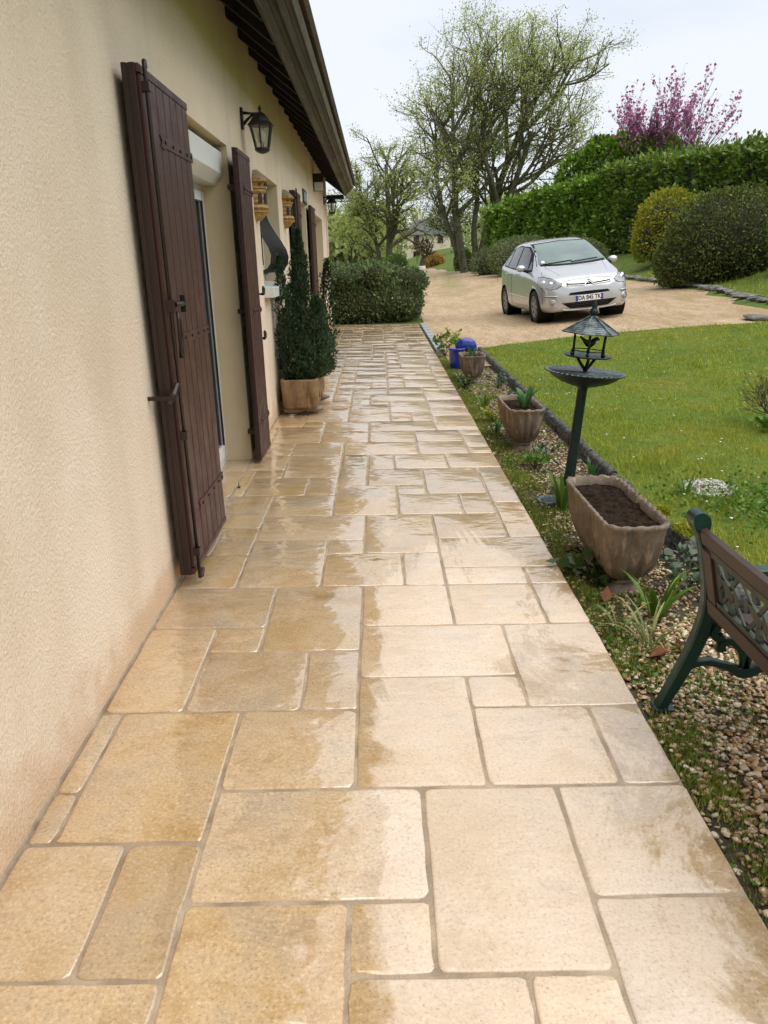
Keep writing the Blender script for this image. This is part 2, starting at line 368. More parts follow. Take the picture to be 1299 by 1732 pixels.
def m_gravel():
    t = NT('driveway_gravel'); P = t.geo.outputs['Position']
    v = t.n('ShaderNodeTexVoronoi'); t.l(P, v.inputs['Vector']); v.inputs['Scale'].default_value = 42
    g = t.n('ShaderNodeSeparateColor'); t.l(v.outputs['Color'], g.inputs[0])
    col = t.ramp(g.outputs[0], [(0, (.17, .105, .05)), (.3, (.33, .225, .12)), (.65, (.43, .305, .175)), (1, (.60, .48, .33))])
    col = t.mix(t.mr(t.noise(P, .5, 5, .6, sc=(1.6, .8, 1)), .42, .66, 0, .75), col, (.27, .185, .085))
    col = t.mix(t.mr(t.noise(P, 1.6, 5, .65, sc=(2.6, .5, 1)), .48, .66, 0, .65), col, (.48, .36, .24))
    col = t.mix(t.mr(t.noise(P, 14, 4, .7), .56, .72, 0, .35), col, (.20, .15, .09))
    sx = t.n('ShaderNodeSeparateXYZ'); t.l(P, sx.inputs[0])
    u = t.math('SUBTRACT', sx.outputs[0], t.math('MULTIPLY', sx.outputs[1], .085))
    strip = t.math('MULTIPLY', t.mr(t.math('ABSOLUTE', t.math('SUBTRACT', u, .35)), .2, .7, 1, 0), t.mr(sx.outputs[1], 26, 34, 0, 1))
    col = t.mix(t.math('MULTIPLY', strip, t.mr(t.noise(P, 2.5, 4), .4, .6, 0, .8)), col, (.17, .18, .05))
    t.set(Base_Color=col, Roughness=.8, Normal=t.bump(v.outputs['Distance'], .8, .012)); t.b.inputs['Specular IOR Level'].default_value = .3
    return t.m
M['gravel'] = m_gravel()
def m_bed():
    t = NT('bed_soil'); P = t.geo.outputs['Position']
    col = t.ramp(t.noise(P, 9, 5, .65), [(.3, (.035, .025, .016)), (.55, (.075, .055, .033)), (.75, (.06, .07, .018))])
    t.set(Base_Color=col, Roughness=.9, Normal=t.bump(t.noise(P, 60, 4), 1, .02)); return t.m
M['bed'] = m_bed()
gx = np.concatenate([-np.geomspace(900, 12, 16), np.arange(-10, 1.0, 1.0), [1.2, 1.45], np.arange(1.6, 16, .45), np.geomspace(17, 900, 18)])
gy = np.concatenate([-np.geomspace(300, 6, 8), np.arange(-5, 16.5, .75), [16.95, 17.15], np.arange(17.6, 40, .9), np.geomspace(41, 1200, 40)])
def ground_z(X, Y):
    low = (X < 1.5) & (Y < 17.0)
    return gz(X, Y)-np.where(low, .35, .0)-np.where((X > .9) & (Y < 80) & (Y > 9.5) & (X < right_edge(Y)-.25), .05, .0)-np.where((X > 1.5) & (Y < 13.2) & (X < 13), .05, 0)
tag(sheet('ground', gx, gy, ground_z, M['grassland']), kind='structure')
def lawn_far(x): return np.interp(x, [1.2, 1.46, 1.97, 2.89, 4.03, 5.09, 6.0, 7, 9, 14], [11.9, 12.1, 12.49, 12.81, 12.76, 12.5, 12.05, 11.6, 10.6, 8.0])
lx = np.arange(1.5, 14.01, .25); tt = np.linspace(0, 1, 70)
LX = np.tile(lx, (70, 1)); LY = -4+(lawn_far(LX)+4)*tt[:, None]
tag(sheet('lawn', LX, LY, lambda X, Y: gz(X, Y)-.004, M['lawn']), kind='structure')
dy = np.concatenate([np.arange(10.4, 30, .5), np.arange(30, 78, 1.5)]); ds = np.linspace(0, 1, 26)
dl = np.interp(dy, [10, 17, 22, 41, 64, 78], [.98, .98, 1.12, 1.9, 2.75, 3.2]); dr = right_edge(dy)
DX = dl[:, None]+(dr-dl)[:, None]*ds; DY = np.tile(dy[:, None], (1, 26))
drv_z = lambda X, Y: gz(X, Y)-.022
tag(sheet('driveway', DX, DY, drv_z, M['gravel']), kind='structure')
tag(sheet('garden_bed', np.arange(.82, 1.66, .08), np.arange(-3, 12.6, .3), bedz, M['bed']), kind='structure')

# ------------------------------------------------------------------ terrace
terr = MB().box(-1.30, .838, -3.0, 16.75, -.12, -.0030).build('terrace', M['grout'])
terr.location = (0, 0, SX*(0-XW)); terr.rotation_euler = (math.atan(SY), -math.atan(SX), 0); tag(terr, kind='structure')
GX = [-.972, -.897, -.697, -.5, -.303, -.108, .085, .277, .47, .666, .846]
TL = [(3,5,-11,-9),(5,6,-10,-9),(5,7,-11,-10),(7,8,-11,-10),(6,8,-10,-7),(8,10,-9,-7),(8,10,-11,-9),(3,6,-9,-7),(0,2,-10,-8),(2,3,-10,-8),(0,3,-11,-10),(1,3,-8,-5),(0,1,-7,-5),(0,1,-8,-7),(3,5,-7,-5),(5,7,-7,-4),(7,9,-7,-5),(9,10,-7,-5),(7,8,-5,-4),(5,8,-4,-2),(8,10,-5,-2),(5,7,-2,0),(7,9,-2,0),(9,10,-2,0),(0,2,-5,-2),(2,3,-3,-2),(2,4,-5,-3),(4,5,-5,-3),(0,3,-2,0),(3,5,-3,0),(0,2,0,2),(2,4,0,3),(4,6,0,2),(4,5,2,3),(0,1,2,4),(1,2,2,4),(2,5,3,5),(0,2,4,7),(2,4,5,7),(4,6,5,8),(6,8,5,7),(6,7,7,8),(8,9,5,7),(7,9,7,10),(9,10,6,10),(5,7,8,10),(9,10,3,6),(5,7,2,5),(7,9,3,5),(7,10,1,3),(6,7,0,2),(7,9,0,1),(9,10,0,1),(1,3,7,9),(3,4,7,9),(2,4,9,12),(0,1,7,10),(4,5,8,12),(5,6,10,12),(6,8,10,12),(8,10,10,12),(0,2,10,12),(1,2,9,10)]
occ = set((i, j) for a in TL for i in range(a[0], a[1]) for j in range(a[2], a[3]))
rt = random.Random(11)
J0, J1 = -19, 66
for j in range(J0, J1):
    for i in range(10):
        if (i, j) in occ: continue
        opts = [(2,2),(3,2),(2,3),(2,1),(1,2),(1,1),(2,2),(3,2),(2,2)]; rt.shuffle(opts)
        for (wd, ht) in opts+[(1,1)]:
            cells = [(i+a, j+b) for a in range(wd) for b in range(ht)]
            if i+wd <= 10 and j+ht <= J1 and not any(c in occ for c in cells): break
        TL.append((i, i+wd, j, j+ht)); occ.update(cells)
def slab(x0, x1, y0, y1, g=.0054, rc=.017):
    cx, cy = (x0+x1)/2, (y0+y1)/2; hx, hy = (x1-x0)/2-g, (y1-y0)/2-g
    pts = []
    rc = min(rc, hx*.6, hy*.6)
    for (sx, sy, a0) in ((1,1,0),(-1,1,90),(-1,-1,180),(1,-1,270)):
        rr = rc*rt.uniform(.5, 1.5)
        for k in range(4):
            a = R(a0+30*k); pts.append([sx*(hx-rr)+rr*math.cos(a), sy*(hy-rr)+rr*math.sin(a)])
        # a few points along the next side so that the edge wanders
        nx = ((-1,1),(-1,-1),(1,-1),(1,1))[(0 if a0 == 0 else a0//90)]
        q0 = pts[-1]; q1 = (nx[0]*(hx-rc*(0 if a0 in (90, 270) else 1)), nx[1]*(hy-rc*(1 if a0 in (90, 270) else 0)))
        for k in (1, 2, 3, 4):
            f = k/5.0; pts.append([q0[0]*(1-f)+q1[0]*f, q0[1]*(1-f)+q1[1]*f])
    pts = [[p[0]+rt.uniform(-.0024, .0024), p[1]+rt.uniform(-.0024, .0024)] for p in pts]
    def ring(ins, z): return [(p[0]*(1-ins/max(hx, .02)), p[1]*(1-ins/max(hy, .02)), z) for p in pts]
    mb = MB().rings([ring(0, -.03), ring(0, -.0032), ring(.0022, -.0010), ring(.0065, .0)], cap1=True)
    return mb, (cx, cy)
for (i0, i1, a, b) in TL:
    y0 = 3.283+.2025*a; y1 = 3.283+.2025*b
    y0, y1 = (y0-.0, y1)
    mb, c = slab(GX[i0], GX[i1], y0, y1)
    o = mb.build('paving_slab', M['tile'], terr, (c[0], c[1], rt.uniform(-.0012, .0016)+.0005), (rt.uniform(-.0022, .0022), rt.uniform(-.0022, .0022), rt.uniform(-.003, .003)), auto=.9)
for (ya, yb) in ((-3.0, 4.13), (5.63, 9.88), (11.57, 13.08), (15.02, 16.4)):     # mortar bead where paving meets wall
    rj = np.arange(ya, yb, .06); ring = []
    for y_ in rj:
        a_, b_ = rt.uniform(.006, .012), rt.uniform(.0, .005); ring.append([(-.978, y_, -.01), (-.976, y_, .004+b_), (-.976+a_*.6, y_, .003+b_*.4), (-.974+a_, y_, -.008)])
    MB().rings(ring, closed=False).build('mortar_bead', M['grout'], terr)
for (ya, yb) in ((4.16, 4.70), (4.70, 5.30), (5.30, 5.61)):
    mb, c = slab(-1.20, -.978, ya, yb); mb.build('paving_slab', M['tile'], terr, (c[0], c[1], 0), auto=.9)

# ------------------------------------------------------------------ house
HY0, HY1, HX = -4.0, 16.4, -.975
house = empty('house', (HX, 6, 0), label='cream rendered bungalow with brown shutters and dark open eaves along the terrace', cat='house')
def hb(mb, name, mat, **kw):
    p = kw.pop('parent', house)
    return mb.build(name, mat, p, loc=(-HX, -6, 0) if p is house else (0, 0, 0), **kw)
OPEN = [(4.14, 5.62, -.05, 2.23), (6.93, 8.33, 1.27, 2.23), (9.9, 11.55, -.05, 2.27), (13.1, 15.0, -.05, 2.25)]
DEP = .25
def rect_wall():
    ys = sorted({HY0, HY1, *[o[0] for o in OPEN], *[o[1] for o in OPEN]}); zs = sorted({-.3, 3.45, *[o[2] for o in OPEN], *[o[3] for o in OPEN]})
    mb = MB()
    for a, b in zip(ys, ys[1:]):
        for c, d in zip(zs, zs[1:]):
            if any(o[0] <= a and b <= o[1] and o[2] <= c and d <= o[3] for o in OPEN): continue
            mb.add([(HX, a, c), (HX, b, c), (HX, b, d), (HX, a, d)], [(0, 1, 2, 3)])
    mb.add([(HX, HY1, -.3), (-9, HY1, -.3), (-9, HY1, 3.45), (-5, HY1, 6.2), (HX, HY1, 3.45)], [(0, 1, 2, 3, 4)])
    mb.add([(HX, HY0, -.3), (-9, HY0, -.3), (-9, HY0, 3.45), (-5, HY0, 6.2), (HX, HY0, 3.45)], [(4, 3, 2, 1, 0)])
    mb.add([(-9, HY0, -.3), (-9, HY1, -.3), (-9, HY1, 3.45), (-9, HY0, 3.45)], [(3, 2, 1, 0)])
    return mb
hb(rect_wall(), 'wall', M['wall'])
for (a, b, c, d) in OPEN:
    x0, x1 = HX-DEP, HX-.0005; e = .0
    mb = MB()
    mb.add([(x1, a, c), (x0, a, c), (x0, a, d), (x1, a, d)], [(0, 1, 2, 3)]).add([(x1, b, c), (x0, b, c), (x0, b, d), (x1, b, d)], [(3, 2, 1, 0)])
    mb.add([(x1, a, d), (x0, a, d), (x0, b, d), (x1, b, d)], [(0, 1, 2, 3)])
    if c > 0: mb.add([(x1, a, c), (x0, a, c), (x0, b, c), (x1, b, c)], [(3, 2, 1, 0)])
    hb(mb, 'window_reveal', M['reveal'])
# french window in the first opening, white frame, stile by stile
def glazed(a, b, c, d, x, leafs, name):
    fr = MB().box(x, x+.05, a, a+.055, c, d).box(x, x+.05, b-.055, b, c, d).box(x, x+.05, a+.055, b-.055, d-.055, d).box(x, x+.05, a+.055, b-.055, c, c+.06)
    f = hb(fr, name, M['white'])
    w_ = (b-a-.11)/leafs
    for k in range(leafs):
        p, q = a+.055+k*w_+.004, a+.055+(k+1)*w_-.004; z0, z1 = c+.064, d-.059
        MB().box(x+.01, x+.066, p, p+.06, z0, z1).box(x+.01, x+.066, q-.06, q, z0, z1).box(x+.01, x+.066, p+.06, q-.06, z1-.06, z1).box(x+.01, x+.066, p+.06, q-.06, z0, z0+.09).build('leaf_frame', M['white'], f, bevel=.003)
        MB().box(x+.054, x+.0675, p+.0595, p+.066, z0, z1).build('gasket', M['rubber'], f); MB().box(x+.054, x+.0675, q-.066, q-.0595, z0, z1).build('gasket', M['rubber'], f)
        MB().box(x+.03, x+.045, p+.062, q-.062, z0+.091, z1-.061).build('pane', M['pane'], f)
    return f
glazed(4.145, 5.615, .075, 2.0, HX-.235, 2, 'french_window')
glazed(6.935, 8.325, 1.32, 2.225, HX-.235, 2, 'window')
glazed(9.905, 11.545, .15, 2.265, HX-.235, 2, 'french_window')
glazed(13.105, 14.995, .20, 2.245, HX-.235, 2, 'french_window')
# roller blind box: white, canted lower front edge
rb = hb(MB().prism([(HX-.22, 1.985), (HX-.09, 1.985), (HX-.035, 2.05), (HX-.035, 2.185), (HX-.22, 2.185)], lambda p, q, t: (p, t, q), 4.15, 5.605), 'roller_blind_box', M['white'], bevel=.004)
MB().box(HX-.10, HX-.07, 4.95, 5.0, 2.187, 2.2).build('clip', M['iron'], rb)
# sill
hb(MB().prism([(HX-.22, 1.20), (HX+.085, 1.20), (HX+.085, 1.285), (HX-.22, 1.325)], lambda p, q, t: (p, t, q), 6.88, 8.38), 'sill', M['sill'], bevel=.006)
# dark room contents behind the kitchen window: a curtain panel
hb(MB().box(HX-.155, HX-.15, 6.99, 7.3, 1.36, 1.75), 'curtain', M['shutter'])
# roof: tiles, deck, rafters, fascia
def eave(x, z): return z-(x-HX)*.78
roof = hb(MB().add([(-.47, HY0-.5, 2.93+.02), (-.47, HY1+.5, 2.95), (-5, HY1+.5, 6.50), (-5, HY0-.5, 6.50), (-9.6, HY1+.5, 2.95), (-9.6, HY0-.5, 2.95),
    (-.47, HY0-.5, 2.99), (-.47, HY1+.5, 2.99), (-5, HY1+.5, 6.56), (-5, HY0-.5, 6.56), (-9.6, HY1+.5, 2.99), (-9.6, HY0-.5, 2.99)],
    [(0,1,2,3),(3,2,4,5),(9,8,7,6),(11,10,8,9),(6,7,1,0),(5,4,10,11),(0,3,9,6),(3,5,11,9),(7,8,2,1),(8,10,4,2)]), 'roof', M['rafter'])
mb = MB()
for row in range(24):                                   # courses of flat tiles on the slope in view
    f0 = row/24.0; xa = -.425-f0*4.55; za = 3.01+f0*4.55*.785
    mb.obox((xa-.08, 6.2, za+.062), (.13, 0, -.09), (0, 10.6, 0), (.010, 0, .013))
mb.build('tile_course', M['rooftile'], roof)
mb = MB(); yy = HY0-.45
while yy < HY1+.48:                                      # first course at the drip edge, tile by tile
    mb.obox((-.432, yy+.083, 3.004+random.uniform(-.003, .003)), (.05, 0, -.036), (0, .079, 0), (.006, 0, .0085)); yy += .168
tag(mb.build('drip_tile', M['rooftile'], roof), kind='stuff')
# fascia, square to the slope: two boards and a zinc drip strip
nx_, nz_ = .61, .79
def fb(mb, a, b, t0, t1, y0, y1):                        # a..b along the leaning face, t0..t1 outwards
    P = []
    for y in (y0, y1):
        for (u, t) in ((a, t0), (b, t0), (b, t1), (a, t1)):
            P.append((-.585+nx_*u+nz_*t, y, 2.775+nz_*u-nx_*t))
    return mb.add(P, [(0,1,2,3),(7,6,5,4),(0,4,5,1),(1,5,6,2),(2,6,7,3),(3,7,4,0)])
FY0, FY1 = HY0-.5, HY1+.42
fs = fb(MB(), 0, .135, -.03, .0, FY0, FY1).build('fascia', M['fascia'], roof, bevel=.004)
fb(MB(), .06, .065, .0005, .003, FY0, FY1).build('groove', M['rafter'], fs)
fb(MB(), .100, .205, .0, .022, FY0, FY1).build('upper_fascia_board', M['fascia'], roof, bevel=.004)
fb(MB(), .150, .156, .022, .0235, FY0, FY1).build('board_joint', M['rafter'], roof)
fb(MB(), .190, .236, .024, .034, FY0, FY1).build('zinc_strip', M['zinc'], roof)
fb(MB(), .0, .20, -.75, -.03, FY1-.03, FY1).build('verge_board', M['rafter'], roof)
yy = HY0+.1; k = 0
while yy < HY1+.1:
    hb(MB().obox(((HX-.1-.575)/2, yy, (3.19+2.79)/2+.055), ((-.575-HX+.1)/2, 0, (2.79-3.19)/2), (0, .034, 0), (.04, 0, .052)), 'rafter', M['rafter'])
    yy += .497
hb(MB().add([(HX-.1, HY0-.4, 3.30), (-.55, HY0-.4, 2.90), (-.55, HY1+.4, 2.90), (HX-.1, HY1+.4, 3.30)], [(0, 1, 2, 3)]), 'soffit_board', M['rafter'])
hb(MB().box(HX-.4, -.62, HY1+.02, HY1+.40, 2.72, 2.78), 'verge_soffit', M['rafter'])

# shutters: leaf of planks on the wall, strap hinges, dark edges
def shutter(y0, y1, z0, z1, x, n, folded=False, bolt=True):
    sh = empty('shutter', (x, y0, z0), parent=house); sh.location = (x-HX, y0-6, z0); w_, h = y1-y0, z1-z0
    t = .024
    if folded:                                           # the second leaf folded behind the first
        MB().box(0, .020, 0, w_, 0, h).build('folded_leaf', M['shutterdk'], sh, bevel=.003)
        MB().box(.0203, .0277, .003, w_, .002, h-.002).build('fold_gap', M['shutterdk'], sh)
        off = .028
    else: off = .0
    MB().box(off, off+t, 0, w_, 0, h).build('backing', M['shutterdk'], sh, bevel=.003)
    pw = (w_-.03)/n; rr = random.Random(int(y0*100))
    for k in range(n):
        MB().box(off+t-.001, off+t+.012, .015+k*pw+.0048, .015+(k+1)*pw-.0048, .03, h-.035).build('plank', M['shutter'], sh, bevel=.0025)
    MB().box(off+t-.001, off+t+.013, .004, w_-.004, h-.032, h-.002).build('top_rail', M['shutter'], sh, bevel=.002)
    MB().box(off+t-.001, off+t+.013, .004, w_-.004, .002, .027).build('bottom_rail', M['shutter'], sh, bevel=.002)
    for zf in (.125, .50, .885):
        zc = h*zf
        s = MB().prism([(w_*.30, zc), (w_*.27, zc+.022), (w_*.34, zc+.03), (w_*.38, zc+.021), (w_-.006, zc+.021), (w_-.006, zc-.021), (w_*.38, zc-.021), (w_*.34, zc-.03), (w_*.27, zc-.022)],
                       lambda a, b, c: (c, a, b), off+t+.011, off+t+.017).build('strap_hinge', M['shutter'], sh)
        for q in (.36, .52, .68, .84, .95):
            MB().lathe([(.008, 0), (.008, .004), (.004, .006)], 8).build('bolt', M['shutterdk'], s, (off+t+.0175, w_*q, zc), (0, PI/2, 0))
    if bolt:                                             # espagnolette rod with hooked ends, handle and guides
        rx = off+t+.026; ry = .045
        MB().tube([(rx, ry, -.03), (rx, ry, h-.02), (rx, ry, h+.012), (rx-.004, ry+.02, h+.016), (rx-.01, ry+.065, h+.004)], [.0085, .0085, .009, .009, .006], 8).build('bolt_rod', M['shutterdk'], sh, smooth=True)
        MB().tube([(rx, ry, -.025), (rx+.004, ry+.02, -.03), (rx, ry+.07, -.012)], .009, 8).build('rod_hook', M['shutterdk'], sh)
        for zf in (.04, .3, .955):
            MB().box(off+t, rx+.014, ry-.017, ry+.017, h*zf, h*zf+.035).build('rod_guide', M['shutterdk'], sh, bevel=.003)
        zc = h*.56
        hd = MB().box(off+t, rx+.02, ry-.02, ry+.02, zc, zc+.05).tube([(rx+.02, ry, zc+.03), (rx+.03, ry+.05, zc+.03), (rx+.03, ry+.085, zc+.03)], .012, 8).build('handle_boss', M['shutterdk'], sh, bevel=.002)
        MB().box(rx+.02, rx+.042, ry+.085, ry+.105, zc-.005, zc+.065).build('catch', M['iron'], hd)
        g = MB()
        for q in (-1, 1): g.tube([(rx+.02, ry+.02, zc), (rx+.022, ry+.03+q*.012, zc-.04), (rx+.022, ry+.032+q*.022, zc-.10), (rx+.02, ry+.03+q*.01, zc-.15), (rx+.018, ry+.03, zc-.19)], [.006, .007, .007, .008, .012], 7)
        g.build('pull_handle', M['shutterdk'], hd, smooth=True)
    return sh
shutter(3.275, 4.07, .118, 2.20, HX+.034, 7, True)
shutter(5.48, 6.01, .105, 2.20, HX+.055, 7, False, False)
shutter(9.20, 9.86, .17, 2.26, HX+.028, 6, True)
shutter(11.63, 12.40, .20, 2.27, HX+.035, 7, False, False)
# shutter stays on the wall
def stay(y, z, x=HX+.06):
    g = MB().bar((x-.07, y, z), (x+.03, y, z), .014, .014).tube([(x+.03, y, z), (x+.035, y+.025, z+.005), (x+.035, y+.035, z+.035), (x+.035, y+.02, z+.05), (x+.035, y+.008, z+.04)], [.012, .013, .013, .01, .008], 8)
    hb(g, 'shutter_stay', M['iron'])
stay(6.06, 1.26, HX+.075); stay(6.08, .93, HX+.06); stay(12.46, 1.30, HX+.06)
hb(MB().bar((HX, 3.225, .94), (HX+.105, 3.225, .94), .016, .016).tube([(HX+.085, 3.225, .915), (HX+.105, 3.24, .95), (HX+.115, 3.28, .99)], [.014, .016, .012], 8), 'shutter_stay', M['shutterdk'])
for z in (.3, 1.15, 1.95): hb(MB().box(HX+.0, HX+.055, 5.52, 5.60, z, z+.03), 'hinge', M['iron'])
# bulging window grille
gr = empty('window_grille', parent=house); gr.location = (-HX, -6, 0)
prof = [(HX-.155, 2.14), (HX-.145, 2.06), (HX-.13, 1.97), (HX-.10, 1.88), (HX-.05, 1.79), (HX+.01, 1.70), (HX+.055, 1.62), (HX+.075, 1.55), (HX+.065, 1.48), (HX+.03, 1.435), (HX-.04, 1.41), (HX-.12, 1.405), (HX-.16, 1.405)]
for k in range(11):
    y = 7.0+k*1.26/10
    MB().tube([(p, y, q) for p, q in prof], .0078, 8).build('grille_bar', M['iron'], gr, smooth=True)
for (p, q) in ((HX-.15, 2.125), (HX-.158, 1.40)):
    MB().bar((p, 6.93, q), (p, 8.33, q), .02, .03).build('cross_bar', M['iron'], gr)
# ------------------------------------------------------------------ wall lanterns
def m_lampglass():
    t = NT('lantern_glass'); t.set(Base_Color=(.6, .6, .55), Roughness=.05); tr = t.n('ShaderNodeBsdfTransparent'); tr.inputs[0].default_value = (.86, .85, .80, 1); ms = t.n('ShaderNodeMixShader'); ms.inputs[0].default_value = .16; t.l(tr, ms.inputs[1]); t.l(t.b, ms.inputs[2]); t.l(ms, t.out.inputs['Surface']); return t.m
M['lampglass'] = m_lampglass(); M['bulb'] = pm('frosted_bulb', (.7, .7, .66), None, 3, .25)
def lantern(y, z, s, label):
    r = empty('wall_lantern', (HX, y, z), label=label, cat='wall lamp', group='black lanterns on the house wall'); r.scale = (s, s, s)
    MB().prism([(-.028, -.085), (.028, -.085), (.036, -.05), (.03, 0), (.036, .05), (.02, .085), (-.02, .085), (-.036, .05), (-.03, 0), (-.036, -.05)], lambda a, b, t: (t, a, b), 0, .022).build('back_plate', M['iron'], r, bevel=.004)
    MB().tube([(.02, 0, -.045), (.05, 0, -.012), (.09, 0, .02), (.13, 0, .032), (.165, 0, .034)], [.014, .012, .010, .009, .009], 8).tube([(.02, 0, .045), (.08, 0, .038), (.165, 0, .036)], [.014, .009, .009], 8).build('arm', M['iron'], r, smooth=True)
    c = (.165, 0, 0)
    cap = MB().lathe([(.118, -.062), (.122, -.056), (.095, -.03), (.075, .0), (.05, .025), (.03, .04), (.012, .048), (.012, .062), (.018, .07), (.012, .08), (.004, .098)], 6, c, PI/6).build('roof_cap', M['iron'], r)
    fr = MB(); gl = MB()
    for k in range(6):
        a = 2*PI*k/6+PI/6
        p0 = (c[0]+.098*math.cos(a), .098*math.sin(a), -.066); p1 = (c[0]+.060*math.cos(a), .060*math.sin(a), -.235)
        MB().bar(p0, p1, .011, .011).build('corner_bar', M['iron'], r)
    gl.lathe([(.090, -.068), (.055, -.233)], 6, c, PI/6, caps=False).build('glass', M['lampglass'], r)
    MB().lathe([(.064, -.23), (.066, -.245), (.05, -.262), (.02, -.272), (.004, -.276)], 12, c).build('base_cup', M['iron'], r, smooth=True)
    MB().lathe([(.004, -.20), (.022, -.185), (.034, -.15), (.03, -.115), (.016, -.09), (.014, -.07)], 12, c).build('bulb', M['bulb'], r, smooth=True)
    return r
lantern(6.33, 2.505, .88, 'black lantern above the second brown shutter, nearest to the camera')
lantern(15.75, 2.64, .95, 'small black lantern by the far corner of the house')

# ------------------------------------------------------------------ glazed wall ornaments (little brick dovecotes)
def dovecote(y, z, s, label):
    r = empty('wall_dovecote', (HX, y, z), label=label, cat='ornament', group='yellow dovecotes on the wall'); r.scale = (s, s, s)
    def half(rad, z0, z1, name, mat, r2=None, n=5):
        r2 = r2 or rad; V = []
        A = [(-PI/2+PI*k/n) for k in range(n+1)]
        ra = [(rad*math.cos(a)+.0, rad*math.sin(a), z0) for a in A]; rb_ = [(r2*math.cos(a), r2*math.sin(a), z1) for a in A]
        MB().rings([ra, rb_], cap0=True, cap1=True).build(name, mat, r)
    half(.04, .0, .03, 'corbel', M['brick'], .07); half(.07, .03, .06, 'corbel', M['brick'], .095)
    half(.112, .062, .078, 'ledge', M['brick'], .118); half(.105, .078, .098, 'tile_band', M['brickred'], .110); half(.112, .098, .118, 'ledge', M['brick'], .104)
    for k in range(6):
        half(.092, .118+k*.0205, .118+k*.0205+.018, 'brick_course', M['brick'] if k % 2 else M['brickred'])
    half(.085, .118, .242, 'core', M['brick'])
    half(.102, .243, .258, 'ledge', M['brick'], .108); half(.096, .258, .292, 'upper_course', M['brickred'], .1)
    half(.112, .293, .305, 'ledge', M['brick'], .12); half(.118, .305, .318, 'roof_band', M['brickred'], .112)
    half(.112, .318, .345, 'roof', M['brickroof'], .085); half(.085, .345, .372, 'roof', M['brickroof'], .05); half(.05, .372, .385, 'roof_top', M['brickroof'], .03)
    for a in (-54, -18, 18):                             # arched openings
        q = R(a); d = Vector((math.cos(q), math.sin(q), 0)); sd = Vector((-math.sin(q), math.cos(q), 0))
        pts = [(-.016, .13), (.016, .13), (.016, .185), (.012, .203), (0, .213), (-.012, .203), (-.016, .185)]
        MB().prism(pts, lambda u, v, t: tuple(d*t+sd*u+Vector((0, 0, v))), .08, .094).build('arch_opening', M['iron'], r)
        MB().prism([(.3*p, .275+.012*s2) for p, s2 in ()] or [(.011*math.cos(x*PI/4), .275+.011*math.sin(x*PI/4)) for x in range(8)], lambda u, v, t: tuple(d*t+sd*u+Vector((0, 0, v))), .085, .104).build('round_hole', M['iron'], r)
    return r
dovecote(6.76, 1.815, 1.0, 'yellow brick dovecote ornament on the wall left of the window grille')
dovecote(8.82, 1.845, 1.0, 'yellow brick dovecote ornament on the wall right of the window grille')
# alarm box and house plaque, small pale card
r = empty('alarm_box', (HX, 13.4, 2.63), label='brown and grey alarm box high on the wall under the eave', cat='alarm box')
MB().box(0, .16, -.13, .13, .10, .22).build('cover', M['shutterdk'], r, bevel=.01)
MB().box(0, .15, -.12, .12, -.03, .099).build('housing', pm('grey_plastic', (.10, .13, .11), (.05, .06, .05), 6, .4), r, bevel=.01)
MB().box(.02, .155, -.15, -.1201, -.03, .09).build('lens', M['sill'], r, bevel=.006)
r = empty('wall_plaque', (HX, 11.45, 2.36), label='small framed plaque on the wall above the third opening', cat='plaque')
MB().box(0, .02, -.26, .26, -.09, .09).build('frame', M['edging'], r, bevel=.004); MB().box(.02, .023, -.22, .22, -.06, .06).build('panel', M['block'], r)
tag(MB().box(0, .012, -.02, .02, -.06, .06).build('wall_bracket', M['sill'], None, (HX, 12.2, 2.63), (R(12), 0, 0), bevel=.003), 'tiny pale bracket on the wall near the alarm box', 'bracket')
# pipe and downpipe trace at corner
tag(MB().tube([(0, 0, 0), (0, 0, 2.9)], .014, 8).build('downpipe', M['wall'], None, (HX+.02, 16.2, .2)), 'thin cream downpipe running up the far house corner', 'pipe')
tag(MB().lathe([(.011, 0), (.012, .004), (.003, .006), (.002, .028), (.0015, .04)], 10).build('floor_bolt', M['iron'], None, (-.95, 4.88, .078)), 'small iron floor bolt standing on the paving before the door', 'door bolt')

# ------------------------------------------------------------------ long stone trough with the conifer
def rrect(hx, hy, rc, n=4, z=0, flute=0.0, fk=0, wob=0.0, rr=None):
    pts = []
    for (sx, sy, a0) in ((1,1,0),(-1,1,90),(-1,-1,180),(1,-1,270)):
        for k in range(n+1):
            a = R(a0+90*k/n); pts.append((sx*(hx-rc)+rc*math.cos(a), sy*(hy-rc)+rc*math.sin(a)))
    out = []
    for i in range(len(pts)):                            # resample the outline evenly
        p, q = pts[i], pts[(i+1) % len(pts)]; d = math.hypot(q[0]-p[0], q[1]-p[1]); m = max(1, int(d/.012))
        for k in range(m): out.append((p[0]+(q[0]-p[0])*k/m, p[1]+(q[1]-p[1])*k/m))
    return out
def loft_outline(sects, base_hx, base_hy, rc):
    """sects: (fx, fy, z, flute, zwave) scaled copies of one outline"""
    o = rrect(base_hx, base_hy, rc); per = [0]
    for i in range(1, len(o)): per.append(per[-1]+math.hypot(o[i][0]-o[i-1][0], o[i][1]-o[i-1][1]))
    tot = per[-1]+.012; K = max(8, round(tot/.062)); RS = []
    for (fx, fy, z, fl, zw) in sects:
        ring = []
        for (p, s) in zip(o, per):
            ph = 2*PI*K*s/tot; g = math.cos(ph); L = math.hypot(*p)
            k = 1+fl*g/max(L, .05)
            ring.append((p[0]*fx*k, p[1]*fy*k, z+zw*g))
        RS.append(ring)
    return RS
tr = empty('stone_trough', (-.755, 7.68, .125), label='ochre stone trough on blocks against the house wall, holding the conifer', cat='planter')
